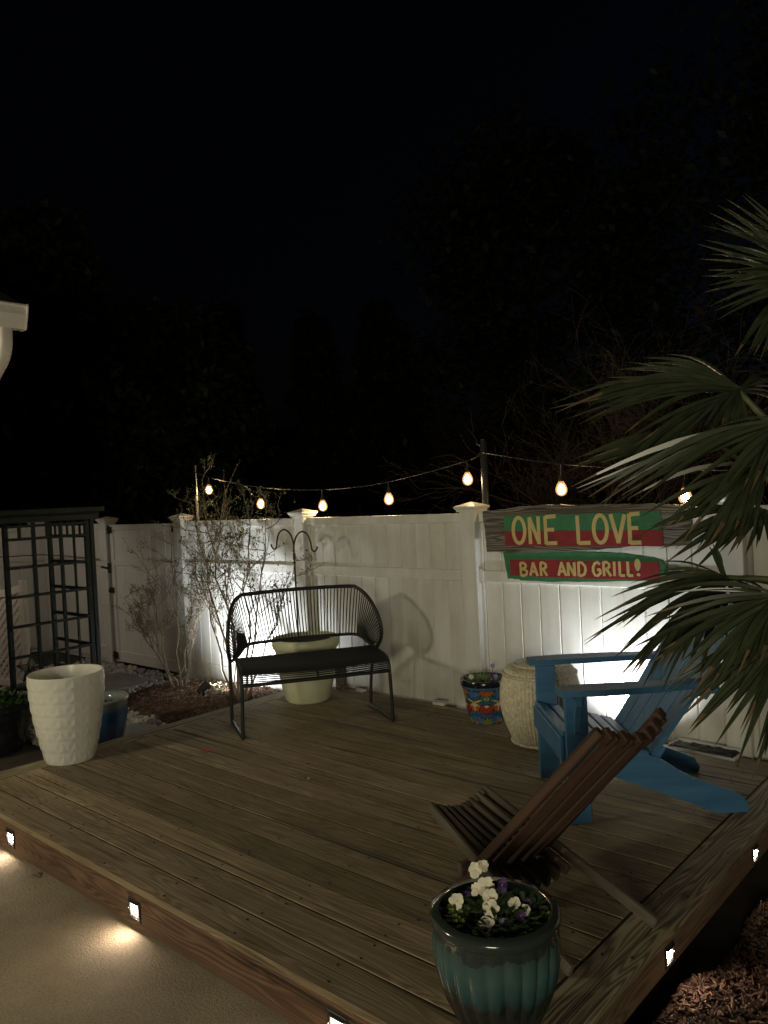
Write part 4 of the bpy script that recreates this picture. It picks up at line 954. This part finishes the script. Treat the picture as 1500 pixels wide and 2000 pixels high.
# local frame: +x forward, +y to the chair's left, z up
def part(name, mb, auto=None): return obj(name, mb, blue_paint, adk, auto=auto)
HW = 0.285
XZs = Matrix(((1,0,0,0),(0,0,1,0),(0,1,0,0),(0,0,0,1)))   # poly x,z extruded along y
for sg in (1,-1):
    mb = MB(); mb.cbox(-0.055,0.045,sg*HW-0.0125,sg*HW+0.0125,0,0.575,0.004); part('leg', mb)
    # long sloping side rail that becomes the rear foot
    y0 = sg*(HW-0.0285) 
    pr_ = [(0.045,0.375),(0.045,0.255),(-0.10,0.215),(-0.50,0.055),(-0.62,0.0),(-0.752,0.0),(-0.760,0.022),(-0.735,0.07),(-0.66,0.105),(-0.56,0.145),(-0.46,0.195),(-0.42,0.225),(-0.36,0.265),(-0.20,0.315),(-0.05,0.365)]
    mb = MB(); mb.prism(pr_, y0-0.0125, y0+0.0125, XZs); part('side_rail', mb)
    # arm: shaped plan, thickness along z
    ya = sg*(HW+0.03)
    plan = [(0.075,ya-0.055),(0.082,ya),(0.072,ya+0.055),(-0.10,ya+0.068),(-0.35,ya+0.060),(-0.50,ya+0.035),(-0.62,ya+0.02),(-0.63,ya-0.045),(-0.30,ya-0.052)]
    if sg < 0: plan = [(x,2*ya-y) for x,y in plan][::-1]
    mb = MB(); mb.prism(plan, 0.0, 0.026, Matrix.Translation((0,0,0.577)) @ Matrix.Rotation(R(2.0),4,'Y').inverted() if False else Matrix.Translation((0,0,0.577))); part('arm', mb)
    mb = MB(); yb = sg*(HW+0.0135); a_ = yb; b2 = yb+sg*0.022
    mb.prism([(0.022,0.575),(-0.030,0.575),(-0.030,0.40),(-0.012,0.385),(0.005,0.40),(0.008,0.47),(0.022,0.54)], min(a_,b2), max(a_,b2), XZs) if False else mb.prism([(-0.020,0.0),(0.020,0.0),(0.020,0.0),(-0.020,0.0)][:0] or [(yb,0.575),(yb+sg*0.065,0.575),(yb+sg*0.060,0.53),(yb+sg*0.028,0.47),(yb+sg*0.018,0.41),(yb,0.395)], -0.016, 0.010, Matrix(((0,0,1,0),(1,0,0,0),(0,1,0,0),(0,0,0,1)))); part('arm_bracket', mb)
    for (bx, bz) in ((0.0,0.300),(-0.033,0.335)):
        mb = MB(); mb.lathe([(0.010,0),(0.010,0.003),(0.005,0.007)], 10); o = part('bolt', mb); o.location = (bx,sg*(HW+0.0125),bz); o.rotation_euler = (R(-90*sg),0,0)
mb = MB()
for sg in (1,-1):
    for (x,y) in ((0.03,sg*(HW+0.0)),(-0.03,sg*(HW+0.0)),(-0.585,sg*(HW+0.02))): mb.lathe([(0.0055,0.6025),(0.0055,0.6045)], 8, cx=x, cy=y)
obj('screw_heads', mb, steel, adk, kind='stuff')
# front apron, seat slats
mb = MB(); mb.cbox(0.046,0.066,-HW+0.014,HW-0.014,0.27,0.378,0.004); part('front_apron', mb)
sx, sz = 0.030, 0.380
slope = V3((-0.36-0.02,0,0.268-0.375)).normalized()
for k in range(6):
    c = V3((0.03,0,0.384)) + slope*(0.068*k)
    mb = MB(); mb.beam(c+V3((0,-HW+0.0145,0)), c+V3((0,HW-0.0145,0)), 0.058, 0.020, up=(-slope.z,0,slope.x) if False else (slope.cross(V3((0,1,0)))), c=0.004); part('seat_slat', mb)
# back: five fan slats leaning back, arched tops
bd = V3((-0.47,0,0.66)).normalized(); base_c = V3((-0.345,0,0.270)); bn = bd.cross(V3((0,1,0)))
for k, (yw0, yw1, L) in enumerate(((-0.21,-0.255,0.69),(-0.105,-0.128,0.755),(0,0,0.78),(0.105,0.128,0.755),(0.21,0.255,0.69))):
    w0, w1 = 0.098, 0.120; mb = MB()
    dl = 0.045*(1 if yw0 > 0 else -1) if yw0 else 0
    poly = [(0,yw0-w0/2),(L+(0.02 if yw0>0 else -0.02 if yw0 else 0)*-1,yw1-w1/2),(L+0.012*(1 if yw0==0 else 1),yw1),(L-(0.02 if yw0>0 else -0.02 if yw0 else 0),yw1+w1/2),(0,yw0+w0/2)]
    Mb = Matrix((bd, V3((0,1,0)), bd.cross(V3((0,1,0))))).transposed().to_4x4(); Mb.translation = base_c
    poly = [(x,y) for x,y in poly]; mb.prism(poly, -0.010, 0.010, Mb); part('back_slat', mb)
for d_, hw in ((0.03,0.262),(0.36,0.33)):
    c = base_c + bd*d_ - bn*(-0.0225 if bn.x < 0 else 0.0225); c = base_c + bd*d_ + (bn if bn.x < 0 else -bn)*0.0225
    mb = MB(); mb.beam(c+V3((0,-hw,0)), c+V3((0,hw,0)), 0.06, 0.022, up=bn, c=0.004); part('back_brace', mb)
mb = MB(); mb.cbox(-0.625,-0.565,-HW-0.06,HW+0.06,0.550,0.575,0.004); part('arm_brace', mb)

# ------------------------------------------------------------------ wooden stick chair
SO = V3((-1.1355,0.687,0)); w_ = V3((0.2313,0.9729,0)); s_ang = math.atan2(0.2313,-0.9729)   # +x = chair forward, so lateral runs along +-y
stk = thing('stick_chair', 'low brown folding chair of interlocked wooden sticks', 'chair', SO, s_ang)
# local +x forward; world lateral w_ maps to local -y
def stick(name, a, b_, w, h, mat, up=(0,0,1)):
    mb = MB(); L = (V3(b_)-V3(a)).length; mb.cbox(0,L,-w/2,w/2,-h/2,h/2,0.004)
    d = (V3(b_)-V3(a)).normalized(); side = d.cross(V3(up)).normalized(); u2 = side.cross(d)
    M = Matrix((d,side,u2)).transposed().to_4x4(); M.translation = V3(a)
    o = obj(name, mb, mat, stk); o.matrix_local = M; return o
def dish(q): return -0.056*(1-abs(q)**1.5)
nb = 7
for k in range(nb):
    q = -1+2*k/(nb-1); outer_ = abs(q) > 0.99
    top = V3((-0.075+dish(q)*0.72, -q*0.150-0.03, 0.742+dish(q)*0.70)); ww = q*0.185
    if outer_: bot = V3((0.585, -ww*1.06, 0.012))
    else: bot = V3((0.475-0.02*(1-q*q), -ww, 0.118+dish(q)*0.3))
    stick('back_stick', top, bot, 0.020 if not outer_ else 0.022, 0.034, brown_stick, up=(0.7,0,0.7))
ns = 8
for k in range(ns):
    q = -1+2*k/(ns-1); outer_ = abs(q) > 0.99
    front = V3((0.735, -q*0.135+0.01, 0.285+dish(q)*0.75)); rear = V3((0.30, -q*0.168, 0.125+dish(q)*0.4))
    if outer_: rear = V3((0.0, -q*0.205, 0.020))
    stick('seat_stick', front, rear, 0.020, 0.040, grey_stick, up=(-0.35,0,0.94))
stick('cross_stick', (0.50,-0.21,0.150), (0.50,0.21,0.150), 0.024, 0.04, grey_stick)
# end blocks between the back sticks at the top
for k in range(nb-1):
    q = -1+2*(k+0.5)/(nb-1)
    c = V3((-0.065+dish(q)*0.72, -q*0.150-0.03, 0.728+dish(q)*0.70)); stick('spacer', c+V3((0,-0.0125,0)), c+V3((0,0.0125,0)), 0.05, 0.040, brown_stick, up=(0.7,0,0.7))
for k in range(ns-1):
    q = -1+2*(k+0.5)/(ns-1)
    c = V3((0.720, -q*0.135+0.01, 0.280+dish(q)*0.75)); stick('spacer', c+V3((0,-0.009,0)), c+V3((0,0.009,0)), 0.03, 0.034, grey_stick, up=(-0.35,0,0.94))

# ------------------------------------------------------------------ spotlights, trough, small litter
def spotlight(label, loc, aim, energy, cone, size=0.02):
    th = thing('spotlight', label, 'spotlight', loc, 0, 'garden spotlights aimed at the fence')
    d = (V3(aim)-V3(loc)); d.normalize(); hc = V3((0,0,0.085)); q = d.to_track_quat('Z','Y')
    mb = MB(); mb.lathe([(0.018,-0.055),(0.026,-0.05),(0.030,0.0),(0.034,0.035),(0.036,0.05),(0.032,0.05),(0.028,0.036),(0.001,0.034)], 20); o = obj('housing', mb, black_metal, th, auto=40); o.matrix_local = Matrix.Translation(hc) @ q.to_matrix().to_4x4()
    mb = MB(); mb.lathe([(0.001,0.0375),(0.026,0.0375),(0.026,0.040),(0.001,0.041)], 16); l_ = obj('lens', mb, spot_lens, th); l_.matrix_local = Matrix.Translation(hc) @ q.to_matrix().to_4x4()
    mb = MB(); mb.tube([(0,0,-0.06),(0,0,0.045),(0.002,0,0.06)], [0.004,0.009,0.009], 8); mb.cbox(-0.02,0.02,-0.006,0.006,0.028,0.062,0.003); obj('stake', mb, black_metal, th, auto=50)
    lamp('spot_lamp', 'SPOT', V3(loc)+hc+d*0.06, energy, (0.93,0.97,1.0), aim=V3(loc)+hc+d, size=size, cone=cone, blend=0.9)
spotlight('black garden spotlight in the mulch under the shrub', (-5.53,2.26,-0.135), (-5.42,2.86,0.26), 105, 150)
spotlight('black spotlight behind the blue chair, lighting the fence', (-1.98,2.60,0.0), (-2.02,2.84,0.26), 46, 155)

tr = thing('trough', 'white trough of dark soil along the deck back by the fence', 'trough', (-1.575,2.69,0), R(-4))
mb = MB()
mb.cbox(-0.17,0.17,-0.050,-0.043,0,0.016,0.003); mb.cbox(-0.17,0.17,0.058,0.066,0,0.035,0.003); mb.cbox(-0.180,-0.1705,-0.05,0.066,0,0.028,0.003); mb.cbox(0.1705,0.180,-0.05,0.066,0,0.020,0.003); mb.box(-0.17,0.17,-0.042,0.057,0.002,0.008)
obj('tray', mb, white_plastic, tr)
mb = MB(); mb.add([(-0.168+0.336*i/16, -0.042+0.099*j/6, 0.018+0.012*r5.random()) for j in range(7) for i in range(17)], [(j*17+i,j*17+i+1,(j+1)*17+i+1,(j+1)*17+i) for j in range(6) for i in range(16)]); obj('soil', mb, soil, tr, smooth=True)
def piece(label, loc, s_, rz):  # small flat four-sided white block at the fence foot
    mb = MB(); mb.prism([(-0.05*s_,-0.02*s_),(0.05*s_,-0.03*s_),(0.055*s_,0.03*s_),(-0.02*s_,0.025*s_)], 0.0, 0.022*s_); tag(obj('white_piece', mb, white_plastic, loc=loc, rot=(0.1,0,rz)), label, 'piece', 'white pieces by the fence foot')
piece('small white scrap at the fence foot left of the talavera pot', (-3.40,2.72,0.004), 0.9, 0.2)
piece('smaller white scrap at the fence foot behind the bench leg', (-4.14,2.70,0.004), 0.75, -0.1)
mb = MB()
for a in range(5):
    blade_leaf(mb, (0,0,0.004), (math.cos(a*1.25),math.sin(a*1.25),0.25), 0.035, 0.02, 0.2)
tag(obj('fallen_leaf', mb, red_leaf, loc=(-3.957,1.161,0.001), rot=(0.1,0.05,0.4)), 'small red fallen leaf lying on the deck boards', 'leaf')
mb = MB(); pebble_into(mb, (0,0,0.006), 0.012, r5); tag(obj('pebble', mb, stone_mat, loc=(-3.091,1.192,0.0)), 'tiny pale pebble lying on the open deck', 'pebble')
mb = MB()
for i in range(70):
    x = r5.uniform(-4.4,-1.3); k_ = r5.randint(1,18); y = k_*BP+r5.gauss(0,0.02) if r5.random() < 0.7 else r5.uniform(1.8,2.6)
    chip_into(mb, (x,y,0.003), r5.uniform(0.006,0.022), r5.uniform(0.003,0.009), 0.0015, r5, 0.15)
obj('leaf_litter', mb, mulch_mat, kind='stuff')
mb = MB(); mb.tube(smooth_path([(0,0,0.004),(0.05,0.018,0.009),(0.11,0.022,0.006),(0.16,0.012,0.003)],4), [0.0012]*4+[0.002]*5+[0.0014]*4, 5)
tag(obj('twig', mb, bark, loc=(-3.36,-0.40,-0.176), rot=(0,0,0.15)), 'thin curved twig lying on the concrete patio', 'twig')
mb = MB()
for a in range(3): blade_leaf(mb, (0,0,0.003), (math.cos(a*1.9),math.sin(a*1.9),0.3), 0.030, 0.018, 0.3)
tag(obj('fallen_leaf', mb, bark, loc=(-3.60,-0.03,-0.176)), 'curled brown leaf on the concrete against the deck fascia', 'leaf')
mb = MB()
for i in range(40): blade_leaf(mb, (r5.uniform(-0.07,0.07), r5.uniform(-0.02,0.02), 0), (r5.uniform(-1,1),r5.uniform(-1,1),r5.uniform(0.4,1.4)), 0.05, 0.025, 0.4)
tag(obj('weed', mb, pansy_leaf, loc=(-2.66,2.75,-0.05)), 'small weed at the fence foot between painted pot and wicker stool', 'weed')

# ------------------------------------------------------------------ shrubs
def shrub(name, label, loc, stems, seed, leafmat, leaf_n=3, spread=0.35, leaf=0.022):
    rg = random.Random(seed); th = thing(name, label, 'shrub', loc); tw = MB(); lv = MB()
    def leafcl(p, n_):
        for i in range(n_):
            d = V3((rg.uniform(-1,1),rg.uniform(-1,1),rg.uniform(-0.4,0.9)))
            blade_leaf(lv, p+V3((rg.uniform(-1,1),rg.uniform(-1,1),rg.uniform(-1,1)))*0.012, d, leaf*rg.uniform(0.7,1.3), leaf*0.55*rg.uniform(0.7,1.3), 0.2)
    def grow(mb, p, d, L, r, depth, z_leaf):
        pts = [p.copy()]; n_ = 5
        for i in range(n_):
            d = (d + V3((rg.gauss(0,0.14),rg.gauss(0,0.14),rg.gauss(0.03,0.10)))).normalized(); p = p + d*(L/n_); 
            if p.y+loc[1] > 2.80: p.y = 2.80-loc[1]; d.y = -abs(d.y)*0.3
            pts.append(p.copy())
        mb.tube(pts, [max(0.0009, r*(1-0.6*i/n_)) for i in range(n_+1)], 5 if depth else 6)
        if depth >= 3:
            for q in pts[2:]: leafcl(q, leaf_n)
            return
        for q in range(2 if depth == 0 else 3):
            i = rg.randint(2,n_); dd = (d + V3((rg.gauss(0,spread*1.7),rg.gauss(0,spread*1.4),rg.uniform(-0.15,0.5)))).normalized()
            grow(tw, pts[i], dd, L*rg.uniform(0.42,0.7), r*0.52, depth+1, z_leaf)
        if depth == 2:
            for q in pts[1:]: leafcl(q, max(1,leaf_n-1))
    for (sx_, sy_, top, r) in stems:
        sm = MB(); p = V3((sx_,sy_,0)); d = (V3(top)-p); L = d.length; d.normalize(); pts = [p.copy()]; n_ = 9
        for i in range(n_):
            t = (i+1)/n_; q = V3((sx_,sy_,0)).lerp(V3(top), t) + V3((rg.gauss(0,0.018),rg.gauss(0,0.014),0)); pts.append(q)
            if t > 0.35:
                for b3 in range(2 if t < 0.8 else 1):
                    dd = (d*(1.0 if t < 0.75 else 0.25) + V3((rg.gauss(0,spread*1.6),rg.gauss(0,spread),rg.uniform(-0.25,0.35 if t < 0.75 else 0.1)))).normalized()
                    grow(tw, q, dd, L*rg.uniform(0.16,0.30)*(1 if t < 0.75 else 0.6), r*0.42, 2 if rg.random() < 0.55 else 1, 0)
        sm.tube(pts, [max(0.0015, r*(1-0.75*i/n_)) for i in range(n_+1)], 7); obj('stem', sm, bark, th, smooth=True)
        for q in range(12 if p.z < 5 and top[2] < 1.5 else 70): leafcl(pts[-1]+V3((rg.gauss(0,0.085),rg.gauss(0,0.05),rg.gauss(-0.02,0.055))), leaf_n)
    obj('twigs', tw, bark, th, smooth=True, kind='stuff'); obj('leaves', lv, leafmat, th, kind='stuff')
    return th
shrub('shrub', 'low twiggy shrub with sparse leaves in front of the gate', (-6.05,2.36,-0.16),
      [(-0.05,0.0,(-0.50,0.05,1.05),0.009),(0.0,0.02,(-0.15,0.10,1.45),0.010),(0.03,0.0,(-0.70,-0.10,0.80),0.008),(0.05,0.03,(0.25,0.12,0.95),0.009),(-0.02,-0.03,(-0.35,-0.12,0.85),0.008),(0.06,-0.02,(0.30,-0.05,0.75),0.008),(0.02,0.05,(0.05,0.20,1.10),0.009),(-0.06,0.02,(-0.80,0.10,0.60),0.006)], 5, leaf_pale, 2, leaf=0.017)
shrub('shrub', 'tall dark stemmed shrub against the lit fence left of the bench', (-5.12,2.34,-0.16),
      [(-0.06,0.0,(-0.98,0.28,1.66),0.013),(-0.02,0.03,(-0.85,0.32,1.78),0.013),(0.02,0.0,(-0.18,0.30,1.62),0.012),(0.06,0.02,(0.02,0.34,1.58),0.010),(-0.08,-0.02,(-0.75,0.15,1.15),0.011),(0.0,-0.03,(-0.28,0.10,1.35),0.010),(0.05,-0.02,(0.42,0.30,1.15),0.009),(-0.04,0.05,(-1.05,0.34,1.20),0.009)], 9, leaf_mat, 2, leaf=0.021)
mb = MB(); rg = random.Random(4)
for i in range(7):
    a = i*0.9; top = V3((0.10*math.cos(a)+0.06,0.08*math.sin(a),0.10+0.03*rg.random())); 
    for q in range(6):
        c = V3((0,0,0)).lerp(top,(q+1)/6); c.z = 0.10*math.sin((q+1)/6*1.5)
        for e in range(2): blade_leaf(mb, c, (rg.uniform(-1,1),rg.uniform(-1,1),0.6), 0.028, 0.016, 0.2)
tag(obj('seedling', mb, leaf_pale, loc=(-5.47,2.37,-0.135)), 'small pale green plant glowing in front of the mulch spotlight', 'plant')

# ------------------------------------------------------------------ windmill palm
palm = thing('palm_tree', 'fan palm with drooping split fronds at the right edge', 'palm', (-0.36,1.25,-0.15))
mb = MB(); mb.lathe([(0.10,-0.02),(0.085,0.2),(0.08,0.6),(0.085,0.95),(0.06,1.15),(0.01,1.22)], 18, lambda r,z,a,i,j: (r*(1+0.08*math.sin(7*a+z*30)), z)); obj('trunk', mb, palm_trunk_mat, palm, smooth=True)
CROWN = V3((0,0,1.12))
FANS = [
    ((-0.642, 0.814, 1.129), [(-0.971, 0.626, 1.077), (-0.986, 0.571, 0.996), (-0.949, 0.575, 0.944), (-0.897, 0.58, 0.882), (-0.842, 0.602, 0.858), (-0.791, 0.621, 0.889), (-0.741, 0.626, 0.914), (-0.702, 0.621, 0.934), (-0.662, 0.631, 0.964), (-0.943, 0.72, 1.146), (-0.887, 0.729, 1.108)]),
    ((-0.691, 0.887, 1.506), [(-0.994, 0.68, 1.366), (-0.935, 0.665, 1.328), (-0.874, 0.678, 1.29), (-0.829, 0.69, 1.26), (-0.78, 0.694, 1.268), (-0.73, 0.712, 1.288), (-0.698, 0.741, 1.3), (-1.043, 0.705, 1.421)]),
    ((-0.79, 0.965, 1.737), [(-1.101, 0.798, 1.83), (-1.101, 0.865, 1.861), (-1.081, 0.95, 1.879), (-1.037, 1.057, 1.895), (-1.108, 0.737, 1.802), (-1.096, 0.693, 1.78), (-1.111, 0.653, 1.747), (-1.19, 0.528, 1.717), (-1.172, 0.49, 1.699), (-1.15, 0.483, 1.684), (-1.113, 0.474, 1.661), (-1.08, 0.477, 1.642), (-0.959, 0.58, 1.454), (-1.016, 0.461, 1.398), (-0.972, 0.531, 1.583), (-0.774, 1.222, 1.81), (-0.729, 1.195, 1.778), (-0.71, 1.142, 1.694), (-0.725, 0.857, 1.558), (-0.766, 0.794, 1.566), (-0.799, 0.725, 1.594), (-0.842, 0.687, 1.611)]),
    ((-0.915, 1.091, 1.597), [(-1.231, 0.809, 1.572), (-1.262, 0.754, 1.549), (-1.261, 0.714, 1.514), (-1.231, 0.836, 1.557), (-1.239, 0.761, 1.531), (-1.185, 0.931, 1.575), (-1.143, 1.021, 1.58)]),
    ((-0.582, 0.718, 1.613), [(-1.097, 0.457, 1.466), (-1.067, 0.443, 1.449), (-1.038, 0.442, 1.434), (-0.999, 0.423, 1.413), (-0.939, 0.396, 1.414), (-0.886, 0.389, 1.409), (-0.836, 0.76, 1.598), (-0.714, 0.462, 1.404), (-0.687, 0.487, 1.435), (-0.659, 0.483, 1.354), (-0.615, 0.484, 1.458), (-0.587, 0.508, 1.43), (-0.584, 0.576, 1.376), (-0.779, 0.445, 1.44)]),
    ((-0.532, 0.907, 1.989), [(-0.722, 0.879, 2.295), (-0.755, 0.822, 2.273), (-0.77, 0.781, 2.254), (-0.782, 0.744, 2.225), (-0.79, 0.708, 2.183), (-0.797, 0.674, 2.126), (-0.783, 0.659, 2.077), (-0.772, 0.64, 2.024), (-0.761, 0.622, 1.975), (-0.745, 0.608, 1.931), (-0.725, 0.598, 1.889), (-0.732, 1.004, 2.272), (-0.74, 0.941, 2.206), (-0.695, 1.011, 2.33), (-0.642, 1.085, 2.352), (-0.561, 1.158, 2.362)]),
    ((-0.665, 1.192, 2.064), [(-0.789, 0.942, 1.837), (-0.746, 0.98, 1.837), (-0.714, 1.007, 1.796)]),
    ((-0.721, 0.924, 1.365), [(-0.98, 0.759, 1.343), (-1.004, 0.683, 1.311), (-0.921, 0.675, 1.231), (-0.985, 0.728, 1.333), (-0.88, 0.685, 1.23), (-0.802, 0.715, 1.29), (-0.813, 0.704, 1.242), (-0.767, 0.745, 1.249), (-0.757, 0.755, 1.27), (-0.731, 0.777, 1.246), (-0.666, 0.769, 1.284), (-0.635, 0.796, 1.246), (-0.629, 0.936, 1.286), (-0.866, 0.723, 1.197)]),
    ((-0.842, 0.944, 1.162), [(-1.132, 0.752, 1.112), (-1.128, 0.823, 1.126), (-1.129, 0.889, 1.139), (-1.084, 0.998, 1.202), (-1.151, 0.666, 1.05), (-1.162, 0.615, 0.992), (-1.152, 0.597, 0.984), (-1.058, 0.611, 0.887), (-1.006, 0.591, 0.893), (-0.971, 0.595, 0.878), (-0.954, 0.583, 0.901), (-0.918, 0.601, 0.87), (-0.875, 0.642, 0.956), (-0.824, 0.646, 0.903), (-0.897, 0.965, 1.26), (-0.889, 0.999, 1.258), (-0.743, 0.829, 1.029), (-0.746, 0.798, 1.0), (-0.738, 1.102, 1.063), (-0.724, 1.115, 1.111), (-0.732, 0.972, 1.042), (-1.141, 0.716, 1.061), (-0.776, 0.731, 0.991), (-0.878, 0.706, 0.929)]),
    ((-0.597, 0.825, 1.048), [(-0.933, 0.655, 0.876), (-0.913, 0.632, 0.857), (-0.874, 0.612, 0.796), (-0.882, 0.646, 0.83), (-0.846, 0.595, 0.759), (-0.836, 0.578, 0.781), (-0.773, 0.594, 0.742), (-0.712, 0.579, 0.703), (-0.677, 0.583, 0.672), (-0.634, 0.583, 0.738), (-0.605, 0.608, 0.71)]),
    ((-0.569, 1.119, 1.07), [(-0.972, 0.891, 0.962), (-0.96, 0.97, 1.052), (-0.902, 0.926, 0.973), (-0.94, 0.947, 1.016)]),
]

PO = V3((-0.36,1.25,-0.15)); rp_ = random.Random(21)
def leaflet(parent, h, t, hubn, idx):
    """folded blade from the hub to its tip, sagging toward the end"""
    L = (t-h).length; d = (t-h).normalized(); n_ = 8; sag = 0.05*L*rp_.uniform(0.3,1.6); mb = MB(); vs2 = []
    W = 0.031*rp_.uniform(0.8,1.15)*(0.75 if L < 0.3 else 1); down = V3((0,0,-1)); side0 = d.cross(hubn); side0.normalize()
    for i in range(n_+1):
        s_ = i/n_; p = h+(t-h)*s_ + V3((0,0,1))*sag*math.sin(math.pi*s_)*1.2
        wv2 = W*(0.28+0.9*s_ if s_ < 0.45 else (0.69*(1-((s_-0.45)/0.55)**1.5)+0.03))
        nn = side0.cross(d).normalized(); fold = wv2*0.42
        vs2 += [p-side0*wv2*0.5+nn*fold*0.8, p-nn*fold*0.2, p+side0*wv2*0.5+nn*fold*0.8]
    mb.add(vs2, [(i*3+j,i*3+j+1,(i+1)*3+j+1,(i+1)*3+j) for i in range(n_) for j in range(2)])
    if rp_.random() < 0.45:
        for q in range(len(mb.m)-(2 if rp_.random() < 0.7 else 4), len(mb.m)): mb.m[q] = 1
    obj('leaflet', mb, [palm_mat, palm_dry], parent, auto=30)
for hub, tips in FANS:
    h = V3(hub)-PO; mb = MB()
    mid_ = CROWN.lerp(h,0.55)+V3((0,0,0.05)); mb.tube(smooth_path([tuple(CROWN),tuple(mid_),tuple(h)],5), [0.012]*6+[0.011]*3+[0.009]*2, 7); fr_ = obj('frond', mb, palm_stem, palm, smooth=True)
    tips2 = [V3(t) for t in tips]
    for a_, b_ in zip(tips[:-1], tips[1:]):
        if (V3(a_)-V3(b_)).length < 0.25:
            for _k in (0,1): tips2.append(V3(hub).lerp(V3(a_).lerp(V3(b_),rp_.uniform(.25,.75)), rp_.uniform(0.72,1.0))+V3((0,0,rp_.uniform(-.01,.01))))
    for k, t in enumerate(tips2):
        t2 = V3(t)-PO; hn = V3((rp_.uniform(-0.3,0.3)+0.45, -0.55+rp_.uniform(-0.3,0.3), 0.75))
        leaflet(fr_, h+V3((rp_.uniform(-1,1),rp_.uniform(-1,1),rp_.uniform(-1,1)))*0.008, t2, hn, k)

# ------------------------------------------------------------------ trees beyond the fence
def tree(name, label, loc, H, RAD, n_, seed, kind='broad', leaf=0.24):
    rg = random.Random(seed); th = thing(name, label, 'tree', loc, 0, 'dark trees beyond the fence')
    tr_ = MB(); tr_.tube([(0,0,-0.3),(0.03*H*rg.uniform(-.3,.3),0,H*0.4),(0,0,H*0.9)], [0.022*H+0.04,0.014*H+0.02,0.02], 9)
    for i in range(9):
        a = rg.uniform(0,6.28); z = H*rg.uniform(0.3,0.8); r = RAD*rg.uniform(0.5,0.9)*(1-z/H*0.5); tr_.tube([(0,0,z*0.85),(math.cos(a)*r*0.5,math.sin(a)*r*0.5,z),(math.cos(a)*r,math.sin(a)*r,z+0.1*H*rg.random())], [0.05,0.035,0.012], 6)
    obj('trunk', tr_, tree_bark, th, smooth=True)
    cl = []
    for i in range(70):
        a = rg.uniform(0,6.28); z = rg.uniform(0.28,1.0); prof = (1.02-z) if kind == 'conifer' else math.sin(math.pi*min(1,max(0,(z-0.15)/0.9)))**0.6
        r = RAD*prof*math.sqrt(rg.random()); cl.append((V3((r*math.cos(a),r*math.sin(a),z*H)), RAD*rg.uniform(0.18,0.38)*(0.6 if kind == 'conifer' else 1)))
    lv = MB()
    for i in range(n_):
        c, r = rg.choice(cl); v_ = V3((rg.gauss(0,1),rg.gauss(0,1),rg.gauss(0,0.8))); v_ = v_.normalized()*r*rg.random()**0.4; p = c+v_
        d = V3((rg.uniform(-1,1),rg.uniform(-1,1),rg.uniform(-0.8,0.3))).normalized(); s_ = d.cross(V3((rg.uniform(-1,1),rg.uniform(-1,1),1))).normalized(); l = leaf*rg.uniform(0.6,1.3)
        lv.add([p, p+d*l*0.5+s_*l*0.25, p+d*l, p+d*l*0.5-s_*l*0.25], [(0,1,2,3)])
    obj('crown', lv, tree_leaf, th, kind='stuff'); return th
TR = [('broadleaf_tree','tall dark leafy tree beyond the fence at far left',(-15.5,5.2,-0.3),7.4,2.6,15000,'broad'),
      ('broadleaf_tree','dark leafy tree behind the gate, lower than its left neighbour',(-13.2,6.6,-0.3),5.2,2.2,15000,'broad'),
      ('conifer','dark conifer left of the gap of blue night sky',(-17.5,11.8,-0.3),7.0,2.4,15000,'conifer'),
      ('conifer','dark pointed conifer silhouette in the middle of the sky',(-16.0,13.8,-0.3),6.9,2.0,15000,'conifer'),
      ('conifer','dark conifer silhouette right of the pointed one',(-14.2,14.6,-0.3),7.2,2.2,15000,'conifer'),
      ('broadleaf_tree','large dark round tree behind the light pole',(-9.5,14.6,-0.3),9.6,3.4,15000,'broad'),
      ('broadleaf_tree','large dark tree beyond the fence behind the palm',(-4.2,15.5,-0.3),10.5,3.8,15000,'broad')]
for i, (nm, lab, loc, H, RAD, n_, kd) in enumerate(TR): tree(nm, lab, loc, H, RAD, n_, 40+i, kd)
def bare_tree(label, loc, H, seed, lean):
    rg = random.Random(seed); th = thing('bare_tree', label, 'tree', loc, 0, 'bare winter trees just beyond the fence'); tr_ = MB(); tw = MB()
    def grow(mb, p, d, L, r, dep):
        pts = [p]; n_ = 6
        for i in range(n_):
            d = (d+V3((rg.gauss(0,0.17),rg.gauss(0,0.12),rg.gauss(0,0.14)))).normalized(); p = p+d*(L/n_)
            if p.y < -0.9: d.y = abs(d.y)
            pts.append(p)
        mb.tube(pts, [max(0.0014,r*(1-0.65*i/n_)) for i in range(n_+1)], 5)
        if dep == 0: return
        for q in range(5 if dep > 1 else 4):
            i = rg.randint(1,n_); grow(tw, pts[i], (d+V3((rg.gauss(0,0.6),rg.gauss(0,0.4),rg.gauss(0.1,0.45)))).normalized(), L*rg.uniform(0.45,0.75), r*0.5, dep-1)
    for k in range(3): grow(tr_, V3((rg.uniform(-.5,.5),rg.uniform(-.2,.2),-0.1)), (V3(lean)+V3((rg.gauss(0,0.55),rg.gauss(0,0.2),0))).normalized(), H*rg.uniform(0.7,1.1), 0.015, 4)
    obj('trunk', tr_, bare_bark, th, smooth=True); obj('twigs', tw, bare_bark, th, smooth=True, kind='stuff')
bare_tree('tangled bare brown branches above the sign', (-2.0,4.6,-0.3), 2.1, 3, (-0.1,0.0,1))
bare_tree('bare branches behind the palm fronds at right', (-0.6,4.4,-0.3), 2.3, 8, (-0.25,0.0,1))
bare_tree('thin bare branches behind the light pole', (-3.3,5.9,-0.3), 1.8, 14, (0.1,0.0,1))
